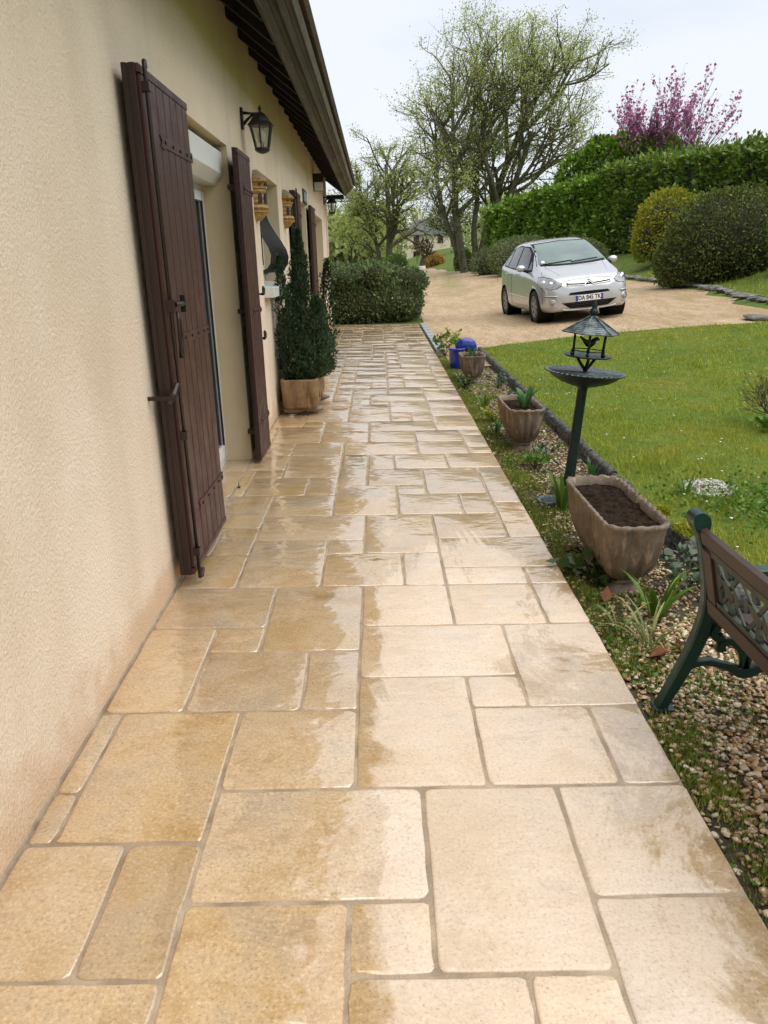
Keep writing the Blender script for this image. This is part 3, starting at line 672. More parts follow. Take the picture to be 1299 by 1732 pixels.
RS = loft_outline([(.86, .95, .055, 0, 0), (.93, .97, .075, 0, 0), (.97, .99, .2, 0, 0), (1, 1, .31, 0, 0), (.985, .995, .325, 0, 0), (.86, .955, .325, 0, 0), (.84, .945, .28, 0, 0)], .175, .52, .05)
MB().rings(RS, cap0=True).build('trough_body', M['trough'], tr, smooth=True)
MB().rings([[(p[0]*.84, p[1]*.945, .285) for p in rrect(.175, .52, .05)]]*1+[[(p[0]*.5, p[1]*.7, .298) for p in rrect(.175, .52, .05)]], cap1=True).build('soil', M['soil'], tr)
for (x, y) in ((-.07, -.40), (.10, -.36), (.12, .33), (-.06, .38)):
    MB().ell((0, 0, .028), (.11, .055, .032), 12, 6).build('support_stone', M['potfoot'], tr, (x, y, 0), smooth=True)
for (y, rr) in ((.0, .11), (-.26, .07), (.26, .07)):       # carved rosettes on the long face
    MB().lathe([(rr, 0), (rr, .006), (rr*.8, .012), (rr*.6, .006), (rr*.3, .014), (.005, .016)], 16).build('carving', M['trough'], tr, (.168, y, .19), (0, PI/2, 0), smooth=True)

# ------------------------------------------------------------------ fluted planters in the bed
def planter(loc, w_, l, h, label, rz=0.0):
    r = empty('stone_planter', loc, (0, 0, rz), label=label, cat='planter', group='fluted stone planters in the bed')
    b = .085
    S_ = [(.46, .62, b, .002, 0), (.52, .66, b+.012, .003, 0), (.66, .76, b+(h-b)*.14, .007, 0), (.80, .86, b+(h-b)*.32, .010, 0), (.90, .93, b+(h-b)*.55, .010, 0), (.955, .97, b+(h-b)*.8, .008, 0),
          (.985, .99, h-.028, .007, .002), (1.03, 1.015, h-.016, .006, .005), (1.03, 1.015, h-.002, .005, .004), (.975, .985, h, .004, .004), (.90, .95, h-.006, .003, .004), (.86, .93, h-.045, 0, 0)]
    RS = loft_outline(S_, w_/2, l/2, w_*.3)
    MB().rings(RS, cap0=True).build('bowl', M['pot'], r, smooth=True)
    o = rrect(w_/2, l/2, w_*.3)
    rs = random.Random(int(loc[1]*50))
    hz_ = lambda x, y: .009*math.sin(x*31+loc[1])*math.cos(y*23)+.007*math.sin(x*67+y*51)+.006*math.sin(y*89-x*40)
    so_ = MB().rings([[(p[0]*f, p[1]*f*1.03, h-.046+hz_(p[0]*f, p[1]*f)) for p in o] for f in (.872, .78, .68, .58, .48, .38, .28, .18, .08)], cap1=True).build('soil', M['soil'], r, smooth=True)
    MB().rings([[(p[0]*fx, p[1]*fy, z) for p in o] for (fx, fy, z) in ((.62, .66, 0), (.60, .64, .02), (.44, .56, .068), (.44, .56, .078), (.52, .64, .080), (.52, .64, .09), (.45, .6, .092))], cap0=True, cap1=True).build('pedestal', M['potfoot'], r)
    return r
planter((1.095, 3.50, bedz(0, 3.2)-.02), .28, .84, .40, 'large fluted stone planter of bare soil, nearest to the bench')
planter((1.115, 6.12, bedz(0, 5.8)-.02), .275, .74, .375, 'fluted stone planter with broad tulip leaves behind the bird bath')
planter((1.105, 9.30, bedz(0, 9.1)-.02), .28, .50, .355, 'small fluted stone planter in front of the blue pot')

# ------------------------------------------------------------------ blue pot with its lid leaning behind
r = empty('blue_pot', (1.03, 10.35, bedz(0, 10.4)), label='glossy blue glazed pot with upright round lid behind the far planter', cat='pot')
MB().lathe([(.075, 0), (.09, .02), (.105, .14), (.11, .255), (.116, .26), (.116, .28), (.104, .28), (.10, .24)], 28).build('pot_body', M['blue'], r, smooth=True)
MB().lathe([(.10, .245), (.04, .25)], 20).build('pot_inside', M['soil'], r)
lid = MB().lathe([(.145, 0), (.147, .014), (.135, .034), (.10, .057), (.054, .069), (.034, .071)], 32).build('lid', M['blue'], r, (.135, .14, .26), (R(100), 0, R(6)), smooth=True)
MB().lathe([(.034, .068), (.032, .085), (.02, .088)], 16).build('knob', M['rubber'], lid, (0, 0, 0))
MB().tube([(.135+.115*math.cos(a), .12, .26+.115*math.sin(a)) for a in np.linspace(0, PI, 16)], .012, 6).build('lid_seal', M['rubber'], r)

# ------------------------------------------------------------------ bird bath with roofed feeder
bb = empty('bird_bath', (1.19, 4.77, bedz(0, 4.77)+.01), (R(1.0), R(5.3), 0), label='dark green metal bird bath with roofed feeding table and bird figure', cat='bird bath')
base = MB().lathe([(.10, -.012), (.105, .004), (.095, .014), (.08, .012), (.07, .02), (.06, .022), (.05, .03), (.04, .05)], 32).build('base_plate', M['bathpale'], bb, smooth=True)
MB().lathe([(.036, .03), (.038, .10), (.034, .14), (.031, .5), (.030, .70), (.034, .72), (.05, .735)], 14).build('pole', M['bath'], bb, smooth=True)
MB().lathe([(.04, .725), (.075, .73), (.15, .755), (.20, .785), (.212, .80), (.243, .815), (.2445, .8175)], 48).build('bowl', M['bath'], bb, smooth=True)
MB().lathe([(.2435, .8195), (.20, .806), (.14, .792), (.07, .782), (.01, .78)], 48).build('bowl_inside', M['bathpale'], bb, smooth=True)
for k in range(44):
    a = 2*PI*k/44
    MB().ell((0, 0, 0), (.017, .0075, .007), 7, 5).build('rim_bead', M['bathpale'], bb, (.232*math.cos(a), .232*math.sin(a), .818), (0, -.15, a), smooth=True)
MB().tube([(0, 0, .76), (0, 0, .835)], [.017, .014], 8).build('stem', M['bath'], bb, smooth=True)
for k in range(3):
    a = 2*PI*k/3+.4
    MB().tube([(0, 0, .83), (.03*math.cos(a), .03*math.sin(a), .86), (.072*math.cos(a), .072*math.sin(a), .915)], [.012, .010, .009], 8).build('branch', M['bath'], bb, smooth=True)
MB().lathe([(.01, .912), (.135, .915), (.143, .92), (.142, .926), (.125, .922), (.01, .92)], 32).build('feeding_table', M['bath'], bb, smooth=True)
MB().tube([(.10*math.cos(a), .10*math.sin(a), .955) for a in np.linspace(0, 2*PI, 25)], .0032, 6, cap=False).build('rail', M['bath'], bb)
for k in range(6):
    a = 2*PI*k/6+.26
    MB().tube([(.10*math.cos(a), .10*math.sin(a), .92), (.105*math.cos(a), .105*math.sin(a), 1.075)], [.0075, .0065], 8).build('post', M['bath'], bb, smooth=True)
    MB().ell((0, 0, 0), (.011, .011, .014), 8, 6).build('post_foot', M['bath'], bb, (.108*math.cos(a), .108*math.sin(a), .936), smooth=True)
NR = 6
for k in range(NR):                                       # pitched roof: six ribbed panels
    a0, a1 = 2*PI*k/NR+.0, 2*PI*(k+1)/NR+.0
    mb = MB()
    for q in range(9):
        f0, f1 = q/9, (q+1)/9; r0, r1 = .172-.150*f0, .172-.150*f1; z0, z1 = 1.062+.095*f0, 1.062+.095*f1
        P = [(r0*math.cos(a0), r0*math.sin(a0), z0), (r0*math.cos(a1), r0*math.sin(a1), z0), (r1*math.cos(a1), r1*math.sin(a1), z1-.002), (r1*math.cos(a0), r1*math.sin(a0), z1-.002)]
        mb.add(P+[(p[0], p[1], p[2]+.006) for p in P], [(0,3,2,1),(4,5,6,7),(0,1,5,4),(1,2,6,5),(2,3,7,6),(3,0,4,7)])
    mb.build('roof_panel', M['bathpale'], bb)
    MB().tube([(.175*math.cos(a0), .175*math.sin(a0), 1.066), (.02*math.cos(a0), .02*math.sin(a0), 1.168)], .0055, 6).build('roof_rib', M['bathpale'], bb)
MB().lathe([(.024, 1.155), (.026, 1.165), (.014, 1.17), (.018, 1.18), (.026, 1.192), (.022, 1.21), (.014, 1.22), (.017, 1.228), (.006, 1.262), (.002, 1.275)], 14).build('finial', M['bath'], bb, smooth=True)
bird = MB().tube([(-.062, 0, 1.04), (-.035, 0, 1.018), (-.012, 0, 1.0), (.008, 0, .995), (.022, 0, 1.008), (.033, 0, 1.026), (.045, 0, 1.032), (.062, 0, 1.025)], [.005, .011, .02, .024, .02, .013, .013, .003], 10, flat=(1, .75)).tube([(.004, 0, .985), (.002, 0, .925)], .007, 8).build('bird_figure', M['iron'], bb, rot=(0, 0, .1), smooth=True)

bb.scale = (1, 1, .95)
rg = empty('round_ring_lid', (1.045, 4.60, bedz(0, 4.6)+.015), label='flat dark round metal ring lid beside the leafy clump', cat='light')  # round metal lid lying in the bed, no lamp
MB().lathe([(.085, -.02), (.09, .006), (.08, .012), (.066, .008), (.06, .0)], 32).build('ring', M['bathpale'], rg, smooth=True)
MB().lathe([(.06, .002), (.045, .006), (.03, .002), (.02, .006), (.003, .006)], 28).build('cover', M['iron'], rg, smooth=True)
# ------------------------------------------------------------------ cast iron bench, back turned to the path
bn = empty('garden_bench', (1.0, 2.3, bedz(0, 2.3)), label='green cast iron bench with reddish wooden slats standing on the pebbles', cat='bench')
LN = 1.25
def ribbon(pts, wd, mb, y0, y1):
    pts = [Vector((p[0], 0, p[1])) for p in pts]; L = []; Rr = []
    for i, p in enumerate(pts):
        t = (pts[min(i+1, len(pts)-1)]-pts[max(i-1, 0)]).normalized(); nn = Vector((-t.z, 0, t.x)); w_ = wd[i]/2
        L.append(p+nn*w_); Rr.append(p-nn*w_)
    b_ = min(.006, (y1-y0)*.2)
    RS = []
    for a, c in zip(L, Rr):
        m_ = (a-c)*.12
        RS.append([(a.x, y0+b_, a.z), ((a-m_).x, y0, (a-m_).z), ((c+m_).x, y0, (c+m_).z), (c.x, y0+b_, c.z), (c.x, y1-b_, c.z), ((c+m_).x, y1, (c+m_).z), ((a-m_).x, y1, (a-m_).z), (a.x, y1-b_, a.z)])
    return mb.rings(RS, cap0=True, cap1=True)
def smooth_path(P, n=5):
    P = [Vector((a, b, 0)) for a, b in P]; out = []
    for i in range(len(P)-1):
        p0, p1, p2, p3 = P[max(i-1, 0)], P[i], P[i+1], P[min(i+2, len(P)-1)]
        for k in range(n):
            t = k/n; q = .5*((2*p1)+(p2-p0)*t+(2*p0-5*p1+4*p2-p3)*t*t+(3*p1-p0-3*p2+p3)*t**3); out.append((q.x, q.y))
    out.append((P[-1].x, P[-1].y)); return out
def lerpw(w_, n): return [float(np.interp(i/(n-1), np.linspace(0, 1, len(w_)), w_)) for i in range(n)]
def end_frame(y):
    y0, y1 = y-.021, y+.021
    e = empty('end_frame', (0, y, 0), parent=bn); y0, y1 = -.021, .021
    p = smooth_path([(-.075, .012), (-.045, .08), (-.005, .17), (.035, .28), (.052, .38), (.045, .48), (.02, .60), (-.002, .685)])
    ribbon(p, lerpw([.036, .040, .046, .050, .044, .036, .034, .042], len(p)), MB(), y0, y1).build('rear_upright', M['benchgreen'], e, auto=.6)
    MB().prism([(-.098, 0), (-.03, 0), (-.028, .018), (-.098, .022)], lambda a, b, t: (a, t, b), -.03, .03).build('rear_foot', M['benchgreen'], e, bevel=.005)
    MB().prism([(a, b) for a, b in smooth_path([(.020, .655), (.024, .685), (.016, .708), (-.008, .72), (-.030, .710), (-.031, .684), (-.018, .655)], 4)], lambda a, b, t: (a, t, b), -.030, .030).build('top_scroll', M['benchgreen'], e, auto=.6)
    p = smooth_path([(.42, .012), (.405, .10), (.41, .20), (.43, .30), (.40, .345)]); ribbon(p, lerpw([.06, .045, .05, .06, .05], len(p)), MB(), y0, y1).build('front_leg', M['benchgreen'], e, auto=.6)
    p = smooth_path([(.045, .36), (.16, .325), (.28, .325), (.41, .35)]); ribbon(p, lerpw([.05, .036, .036, .04], len(p)), MB(), y0*.86, y1*.86).build('seat_support', M['benchgreen'], e, auto=.6)
    p = smooth_path([(-.01, .165), (.06, .185), (.14, .165), (.20, .14), (.27, .165), (.34, .19), (.41, .17)]); ribbon(p, lerpw([.024, .022, .026, .044, .026, .022, .024], len(p)), MB(), y0*.72, y1*.72).build('lower_brace', M['benchgreen'], e, auto=.6)
    for sg in (-1, 1):
        p = smooth_path([(.20, .15), (.20+sg*.012, .21), (.20+sg*.05, .255), (.20+sg*.085, .25), (.20+sg*.088, .225)]); ribbon(p, lerpw([.03, .026, .026, .026, .034], len(p)), MB(), y0*.64, y1*.64).build('scroll', M['benchgreen'], e, auto=.6)
        p = smooth_path([(.20+sg*.10, .325), (.20+sg*.12, .295), (.20+sg*.105, .272), (.20+sg*.085, .28)]); ribbon(p, lerpw([.03, .026, .026, .034], len(p)), MB(), y0*.64, y1*.64).build('scroll', M['benchgreen'], e, auto=.6)
    p = smooth_path([(.045, .50), (.10, .50), (.22, .50), (.34, .495), (.40, .475), (.40, .45), (.375, .45)]); ribbon(p, lerpw([.03, .035, .04, .045, .04, .035, .03], len(p)), MB(), -.026, .026).build('arm_rest', M['benchgreen'], e, auto=.6)
    p = smooth_path([(.36, .485), (.345, .43), (.37, .36)]); ribbon(p, lerpw([.03, .028, .03], len(p)), MB(), y0*.8, y1*.8).build('arm_post', M['benchgreen'], e, auto=.6)
    return e
end_frame(0); end_frame(-LN)
def rail(xz, w_, h, tilt, name, mat, y0=-LN+.022, y1=-.022):
    c = Vector((xz[0], (y0+y1)/2, xz[1])); ca, sa = math.cos(tilt), math.sin(tilt)
    return MB().obox(c, (w_/2*ca, 0, w_/2*sa), (0, (y1-y0)/2, 0), (-h/2*sa, 0, h/2*ca)).build(name, mat, bn, bevel=.004)
rail((.006, .645), .022, .052, .28, 'top_rail', M['wood'])
rail((.050, .402), .022, .050, .12, 'bottom_rail', M['wood'])
for (ya, yb) in ((-.085, -.024), (-LN+.024, -LN+.085)):
    MB().obox((.031, (ya+yb)/2, .517), (.010, 0, .0025), (0, (yb-ya)/2, 0), (-.018, 0, .088)).build('back_stile', M['wood'], bn, bevel=.003)
for k in range(5): rail((.10+.072*k, .362-.004*k+(.01 if k == 4 else 0)), .058, .022, 0, 'seat_slat', M['wood'])
# ornamental casting between the rails
pn = empty('back_panel', (0, 0, 0), parent=bn)
def PT(u, v, t=0): return (.0405-.038*(v-.0)*1.0+.012*t+.012, u, .430+v*.180)      # u along y, v 0..1 up
def strip2(pts, wd, name='tracery', t=(-.25, .25)):
    V = []; n = len(pts)
    for i, (u, v) in enumerate(pts):
        a, b = pts[max(i-1, 0)], pts[min(i+1, n-1)]; tx, ty = b[0]-a[0], (b[1]-a[1])*.18; L = math.hypot(tx, ty) or 1
        nx, ny = -ty/L*wd/2, tx/L*wd/2/.18
        for tt_ in t: V += [PT(u+nx, v+ny, tt_), PT(u-nx, v-ny, tt_)]
    F = []
    for i in range(n-1):
        a, b = 4*i, 4*i+4; F += [(a, b, b+1, a+1), (a+2, a+3, b+3, b+2), (a, a+2, b+2, b), (a+1, b+1, b+3, a+3)]
    F += [(0, 1, 3, 2), (4*n-4, 4*n-2, 4*n-1, 4*n-3)]
    MB().add(V, F).build(name, M['benchback'], pn)
U0, U1 = -LN+.09, -.09
strip2([(U0, .02), (U1, .02)], .022, 'panel_border', (-.9, .6)); strip2([(U0, .98), (U1, .98)], .022, 'panel_border', (-.9, .6))
strip2([(U0+.008, 0), (U0+.008, 1)], .022, 'panel_border'); strip2([(U1-.008, 0), (U1-.008, 1)], .022, 'panel_border')
def blob(u, v, a, b, rot):
    n = 12; P = []
    for k in range(n):
        q = 2*PI*k/n; x, y = a*math.cos(q)*(1+.18*math.cos(3*q)), b*math.sin(q); P.append((u+x*math.cos(rot)-y*math.sin(rot), v+(x*math.sin(rot)+y*math.cos(rot))/.18))
    MB().prism(P, lambda a_, b_, t: PT(a_, b_, t), -.5, .4).build('cast_leaf', M['benchback'], pn)
nb = 6; rs = random.Random(3)
for k in range(nb):
    a, b = U0+(U1-U0)*k/nb, U0+(U1-U0)*(k+1)/nb; m = (a+b)/2
    strip2(smooth_path([(a, .05), (a+.04, .3), (m, .52), (b-.04, .75), (b, .97)], 4), .013); strip2(smooth_path([(a, .97), (a+.05, .72), (m, .5), (b-.05, .25), (b, .05)], 4), .013)
    blob(m, .5, .040, .022, .5); blob(m, .86, .030, .016, 1.4); blob(m, .15, .032, .016, 1.6)
    blob(a+.035, .5, .028, .016, 1.3); blob(b-.032, .55, .028, .015, -1.2)
MB().box(.03, .37, -LN/2-.03, -LN/2+.03, .325, .342).build('centre_strap', M['benchgreen'], bn)

# ------------------------------------------------------------------ edging
bd = empty('bed_border', (1.53, 4, .0), label='row of dark weathered concrete blocks between the bed and the lawn', cat='border')
rs = random.Random(5); y = -2.0
while y < 11.55:
    L = rs.uniform(.42, .58)
    mb = MB(); nseg = max(4, int(L/.05)); P = []
    for i in range(nseg+1):
        yy_ = y+.006+(L-.012)*i/nseg; z = bedz(0, yy_)+.098+rs.uniform(-.012, .012); wl, wr = -.027+rs.uniform(-.008, .008), .027+rs.uniform(-.008, .008)
        zb_ = bedz(0, yy_)-.05
        P.append([(wl-.01, yy_-4, zb_), (wl, yy_-4, z-.012), (wl+.012, yy_-4, z), (.0, yy_-4, z+rs.uniform(-.004, .006)), (wr-.012, yy_-4, z), (wr, yy_-4, z-.012), (wr+.01, yy_-4, zb_)])
    mb.rings(P, closed=False); n_ = len(P)*7
    mb.f.append(tuple(range(6, -1, -1))); mb.f.append(tuple((len(P)-1)*7+k for k in range(7)))
    mb.build('edging_block', M['edging'], bd, auto=.9); y += L
te = empty('block_edging', (.93, 14.5, SY*14.5), label='pale grey block kerb along the far right edge of the terrace', cat='kerb')
for k in range(9):
    y0 = 12.15+k*.52
    MB().box(-.045, .075, y0-14.5, y0-14.5+.505, SY*(y0-14.5)-.11, SY*(y0-14.5)-.012).build('kerb_block', M['block'], te, bevel=.008)
def rock(name, loc, s, seed, parent=None, mat='rock'):
    bm = bmesh.new(); bmesh.ops.create_icosphere(bm, subdivisions=2, radius=1); q = random.Random(seed)
    f = [Vector((q.gauss(0, 1), q.gauss(0, 1), q.gauss(0, 1))).normalized() for _ in range(9)]; d = [q.uniform(.62, .9) for _ in range(9)]
    for v in bm.verts:
        for n_, dd in zip(f, d):
            e_ = v.co.dot(n_)
            if e_ > dd: v.co -= n_*(e_-dd)
        v.co = Vector((v.co.x*s[0], v.co.y*s[1], v.co.z*s[2]))
    me = bpy.data.meshes.new(name); bm.to_mesh(me); bm.free(); me.materials.append(M[mat])
    return link(name, me, parent, loc, (0, 0, q.uniform(0, 6)))
sb = empty('stone_edging', (7.8, 19, .6), label='line of grey stones along the right edge of the gravel drive', cat='stone edging')
y = 12.8; k = 0
while y < 30:
    x = float(right_edge(y)); L = random.uniform(.28, .55)
    o = rock('edging_stone', (x-7.8, y-19, float(gz(x, y))-.6+.04), (L*.26, L*.6, random.uniform(.035, .07)), 100+k, sb); y += L*.98; k += 1
tag(rock('flat_stone', (6.05, 12.55, float(gz(6.05, 12.55))+.02), (.42, .16, .05), 900), 'flat grey stone lying at the edge of lawn and gravel', 'stone')
# ------------------------------------------------------------------ small silver hatchback
def m_paint():
    t = NT('silver_paint'); v = t.coord('obj')
    t.set(Base_Color=(.52, .525, .53), Roughness=.25, Metallic=.45); t.b.inputs['Coat Weight'].default_value = .5; t.b.inputs['Coat Roughness'].default_value = .08
    return t.m
M['paint'] = m_paint()
M['carglass'] = pm('car_glass', (.13, .175, .16), (.21, .26, .24), 1.2, .12, spec=.7)  # pale grey-green base stands in for sky reflected in the windscreen
M['carglassdk'] = pm('car_side_glass', (.03, .04, .037), (.05, .062, .058), 1.5, .08, spec=.4)
M['black'] = pm('black_plastic', (.006, .006, .0065), (.010, .010, .010), 10, .6, spec=.15)
M['chrome'] = pm('chrome', (.75, .76, .77), (.68, .69, .70), 4, .15, metal=1.0)
M['lens'] = pm('headlamp_lens', (.36, .38, .39), (.20, .215, .22), 14, .12, coat=.4)
M['rim'] = pm('grey_rim', (.30, .30, .31), (.22, .22, .23), 6, .4, metal=.4)
M['tyre'] = pm('tyre', (.012, .012, .012), (.02, .019, .018), 8, .8, bump=.3)
M['plate'] = pm('white_plate', (.78, .78, .76), (.74, .74, .72), 3, .35)
M['plateblue'] = pm('plate_blue', (.01, .03, .28), None, 3, .4)
M['seat'] = pm('dark_cloth', (.03, .03, .035), None, 9, .8)
def car():
    st = np.array([  # x, half width, z bottom, belt, top, top half width
        (1.975, .46, .33, .52, .62, .36), (1.965, .56, .28, .545, .67, .44), (1.93, .66, .235, .59, .735, .53), (1.86, .745, .21, .645, .80, .60), (1.75, .80, .20, .70, .855, .645),
        (1.55, .838, .19, .765, .92, .67), (1.3, .856, .18, .84, .985, .685), (1.14, .862, .175, .875, 1.025, .68), (1.0, .864, .175, .885, 1.10, .668), (.7, .866, .17, .91, 1.265, .63),
        (.4, .866, .17, .925, 1.40, .595), (.12, .866, .17, .94, 1.49, .575), (-.2, .866, .17, .955, 1.53, .57), (-.6, .865, .17, .975, 1.535, .57), (-1.0, .862, .175, 1.0, 1.515, .56),
        (-1.35, .852, .18, 1.02, 1.47, .545), (-1.58, .835, .20, 1.03, 1.40, .53), (-1.72, .81, .22, 1.03, 1.28, .53), (-1.83, .765, .24, .98, 1.12, .53), (-1.91, .69, .27, .86, .98, .50), (-1.955, .60, .31, .70, .83, .46), (-1.97, .50, .36, .6, .72, .40)])[::-1]
    xs = np.unique(np.concatenate([np.linspace(-1.97, -1.7, 16), np.linspace(-1.7, 1.7, 110), np.linspace(1.7, 1.975, 22)]))
    def smooth_i(col):
        fx = np.linspace(-1.97, 1.975, 800); v = np.interp(fx, st[:, 0], st[:, col]); k = np.hanning(29); k /= k.sum()
        vp = np.pad(v, 14, mode='reflect', reflect_type='odd'); return np.interp(xs, fx, np.convolve(vp, k, 'valid'))
    W, ZB, ZS, ZT, WT = [smooth_i(c) for c in range(1, 6)]
    rows = []
    for x, w_, zb, zs, zt, wt in zip(xs, W, ZB, ZS, ZT, WT):
        ze = zt-.035-.02*min(1, max(0, (zt-zs-.12)/.3))
        P = [(0, zb), (w_*.55, zb), (w_*.90, zb+.01), (w_*.985, zb+.09), (w_*1.0, zb+(zs-zb)*.42), (w_*.992, zb+(zs-zb)*.72), (w_*.985, zs-.05), (w_*.955, zs), (w_*.955*.62+wt*.38, zs+(ze-zs)*.40), (w_*.955*.27+wt*.73, zs+(ze-zs)*.75), (wt, ze), (wt*.84, zt-.022), (wt*.45, zt-.006), (0, zt)]
        P = np.array(P); d = np.r_[0, np.cumsum(np.hypot(*np.diff(P, axis=0).T)+1e-4)]; d /= d[-1]
        # Catmull-Rom through the points
        s = np.linspace(0, 1, 52); out = []
        for t in s:
            i = min(np.searchsorted(d, t, side='right')-1, len(P)-2); i = max(i, 0); u = (t-d[i])/(d[i+1]-d[i])
            p0, p1, p2, p3 = P[max(i-1, 0)], P[i], P[i+1], P[min(i+2, len(P)-1)]
            m1 = (p2-p0)/(d[min(i+1, len(P)-1)]-d[max(i-1, 0)])*(d[i+1]-d[i]); m2 = (p3-p1)/(d[min(i+2, len(P)-1)]-d[i])*(d[i+1]-d[i])
            out.append((2*u**3-3*u*u+1)*p1+(u**3-2*u*u+u)*m1*.8+(-2*u**3+3*u*u)*p2+(u**3-u*u)*m2*.8)
        h = [(x, max(0, q[0]), q[1]) for q in out]
        rows.append(h+[(a, -b, c) for a, b, c in h[-2:0:-1]])
    n = len(rows[0]); V = np.array(rows); AX = (1.195, -1.27); RW = .345
    F = []
    for i in range(len(rows)-1):
        for k in range(n):
            q = [(i, k), (i, (k+1) % n), (i+1, (k+1) % n), (i+1, k)]
            c = np.mean([V[a, b] for a, b in q], axis=0)
            if abs(c[1]) > .52 and any((c[0]-ax)**2+(c[2]-.305)**2 < RW**2 for ax in AX) : continue
            F.append(tuple(a*n+b for a, b in q))
    VV = V.reshape(-1, 3).copy()
    for ax in AX:                                         # pull the cut edge onto a true circle
        dx = VV[:, 0]-ax; dz = VV[:, 2]-.305; rr = np.hypot(dx, dz); m = (np.abs(VV[:, 1]) > .5) & (np.abs(rr-RW) < .034)
        VV[m, 0] = ax+dx[m]/rr[m]*RW; VV[m, 2] = .305+dz[m]/rr[m]*RW
    F.append(tuple(range(n-1, -1, -1))); F.append(tuple((len(rows)-1)*n+k for k in range(n)))
    root = empty('car', label='silver hatchback parked facing the camera on the gravel drive', cat='car')
    mb = MB(); mb.v = [tuple(p) for p in VV]; mb.f = F
    me = mb.mesh('body', M['paint'], smooth=True); body = link('body', me, root)
    bm = bmesh.new(); bm.from_mesh(me); bvh = BVHTree.FromBMesh(bm); bm.free()
    def hit(o, d):
        h = bvh.ray_cast(Vector(o), Vector(d)); return (h[0], h[1]) if h[0] else (None, None)
    def pfront(y, z, off):
        p, n_ = hit((3, y, z), (-1, 0, 0))
        if p is None: p, n_ = Vector((1.9, y, z)), Vector((1, 0, 0))
        if n_.x < 0: n_ = -n_
        return p+n_*off
    def pside(x, z, off, sg):
        p, n_ = hit((x, 2*sg, z), (0, -sg, 0))
        if p is None: p, n_ = Vector((x, .8*sg, z)), Vector((0, sg, 0))
        if n_.y*sg < 0: n_ = -n_
        return p+n_*off
    def ptop(x, y, off):
        p, n_ = hit((x, y, 3), (0, 0, -1)); 
        if n_.z < 0: n_ = -n_
        return p+n_*off
    def patch(fn, poly4, name, mat, off, nu=14, nv=8, parent=root, th=.006):
        """poly4: two curves (lists of 2d points) lower and upper, lofted"""
        lo, up = poly4
        def cv(c, t):
            c = np.array(c, float); s = np.linspace(0, 1, len(c)); return np.array([np.interp(t, s, c[:, 0]), np.interp(t, s, c[:, 1])])
        V = []; F = []
        for i in range(nu+1):
            a, b = cv(lo, i/nu), cv(up, i/nu)
            for j in range(nv+1):
                q = a+(b-a)*j/nv; V.append(tuple(fn(q[0], q[1], off)))
        for i in range(nu):
            for j in range(nv):
                a = i*(nv+1)+j; F.append((a, a+nv+1, a+nv+2, a+1))
        # rim going back into the body
        m_ = len(V); idx = [i*(nv+1) for i in range(nu+1)]+[nu*(nv+1)+j for j in range(1, nv+1)]+[i*(nv+1)+nv for i in range(nu-1, -1, -1)]+[j for j in range(nv-1, 0, -1)]
        def back(i):
            ii, jj = divmod(i, nv+1); a, b = cv(lo, ii/nu), cv(up, ii/nu); q = a+(b-a)*jj/nv; return tuple(fn(q[0], q[1], off-th))
        V += [back(i) for i in idx]
        for k in range(len(idx)): F.append((idx[k], idx[(k+1) % len(idx)], m_+(k+1) % len(idx), m_+k))
        return MB().add(V, F).build(name, mat, parent, auto=.7)
    # windscreen with dark surround, wipers, sticker
    patch(pfront, ([(-.70, 1.045), (-.35, 1.025), (0, 1.02), (.35, 1.025), (.70, 1.045)], [(-.555, 1.462), (0, 1.488), (.555, 1.462)]), 'windscreen_surround', M['black'], .004, 26, 14)
    ws = patch(pfront, ([(-.665, 1.075), (-.35, 1.052), (0, 1.045), (.35, 1.052), (.665, 1.075)], [(-.53, 1.442), (0, 1.468), (.53, 1.442)]), 'windscreen', M['carglass'], .009, 26, 14)
    for (y0, y1) in ((-.60, -.02), (-.05, .50)):
        P = [pfront(y0+(y1-y0)*k/8, 1.06+.028*k/8, .018) for k in range(9)]; MB().tube(P, .008, 6).build('wiper', M['black'], root)
    patch(pfront, ([(-.60, 1.09), (-.545, 1.088)], [(-.595, 1.13), (-.54, 1.128)]), 'sticker', M['plate'], .011, 2, 2)
    # side glass
    for sg in (-1, 1):
        ps = lambda x, z, off, s_=sg: pside(x, z, off, s_)
        patch(ps, ([(.90, .95), (.2, .965), (-.5, .99), (-1.40, 1.05)], [(.50, 1.29), (.16, 1.415), (-.55, 1.45), (-1.32, 1.37)]), 'window_surround', M['black'], .004, 30, 8)
        patch(ps, ([(.58, .985), (.2, .985), (-.24, 1.0)], [(.38, 1.29), (.12, 1.39), (-.24, 1.42)]), 'front_side_window', M['carglassdk'], .008)
        patch(ps, ([(.83, .985), (.63, .985)], [(.66, 1.13), (.61, 1.135)]), 'quarter_window', M['carglassdk'], .008, 4, 4)
        patch(ps, ([(-.32, 1.005), (-.6, 1.02), (-.95, 1.035)], [(-.32, 1.42), (-.6, 1.425), (-.95, 1.395)]), 'rear_side_window', M['carglassdk'], .008)
        patch(ps, ([(-1.01, 1.045), (-1.33, 1.07)], [(-1.01, 1.38), (-1.27, 1.335)]), 'quarter_window', M['carglassdk'], .008, 5, 5)
        for x0, x1, zg in ((.84, .80, .30), (-.28, -.28, .30), (-1.08, -1.0, .70)):       # door shuts
            MB().tube([ps(x0+(x1-x0)*k/10*0+ (x0-x1)*0 + x0*(1-k/10)+x1*k/10, zg+(.96-zg)*k/10, .0005) for k in range(11)], .0035, 4).build('door_gap', M['black'], root)
        MB().tube([ps(.78-1.75*k/12, .30+.0*k, .0005) for k in range(13)], .003, 4).build('sill_gap', M['black'], root)
        MB().tube([ps(.70-1.6*k/14, .46+.03*k/14, .001) for k in range(15)], .010, 6, flat=(1, .6)).build('rub_strip', M['paint'], root, smooth=True)
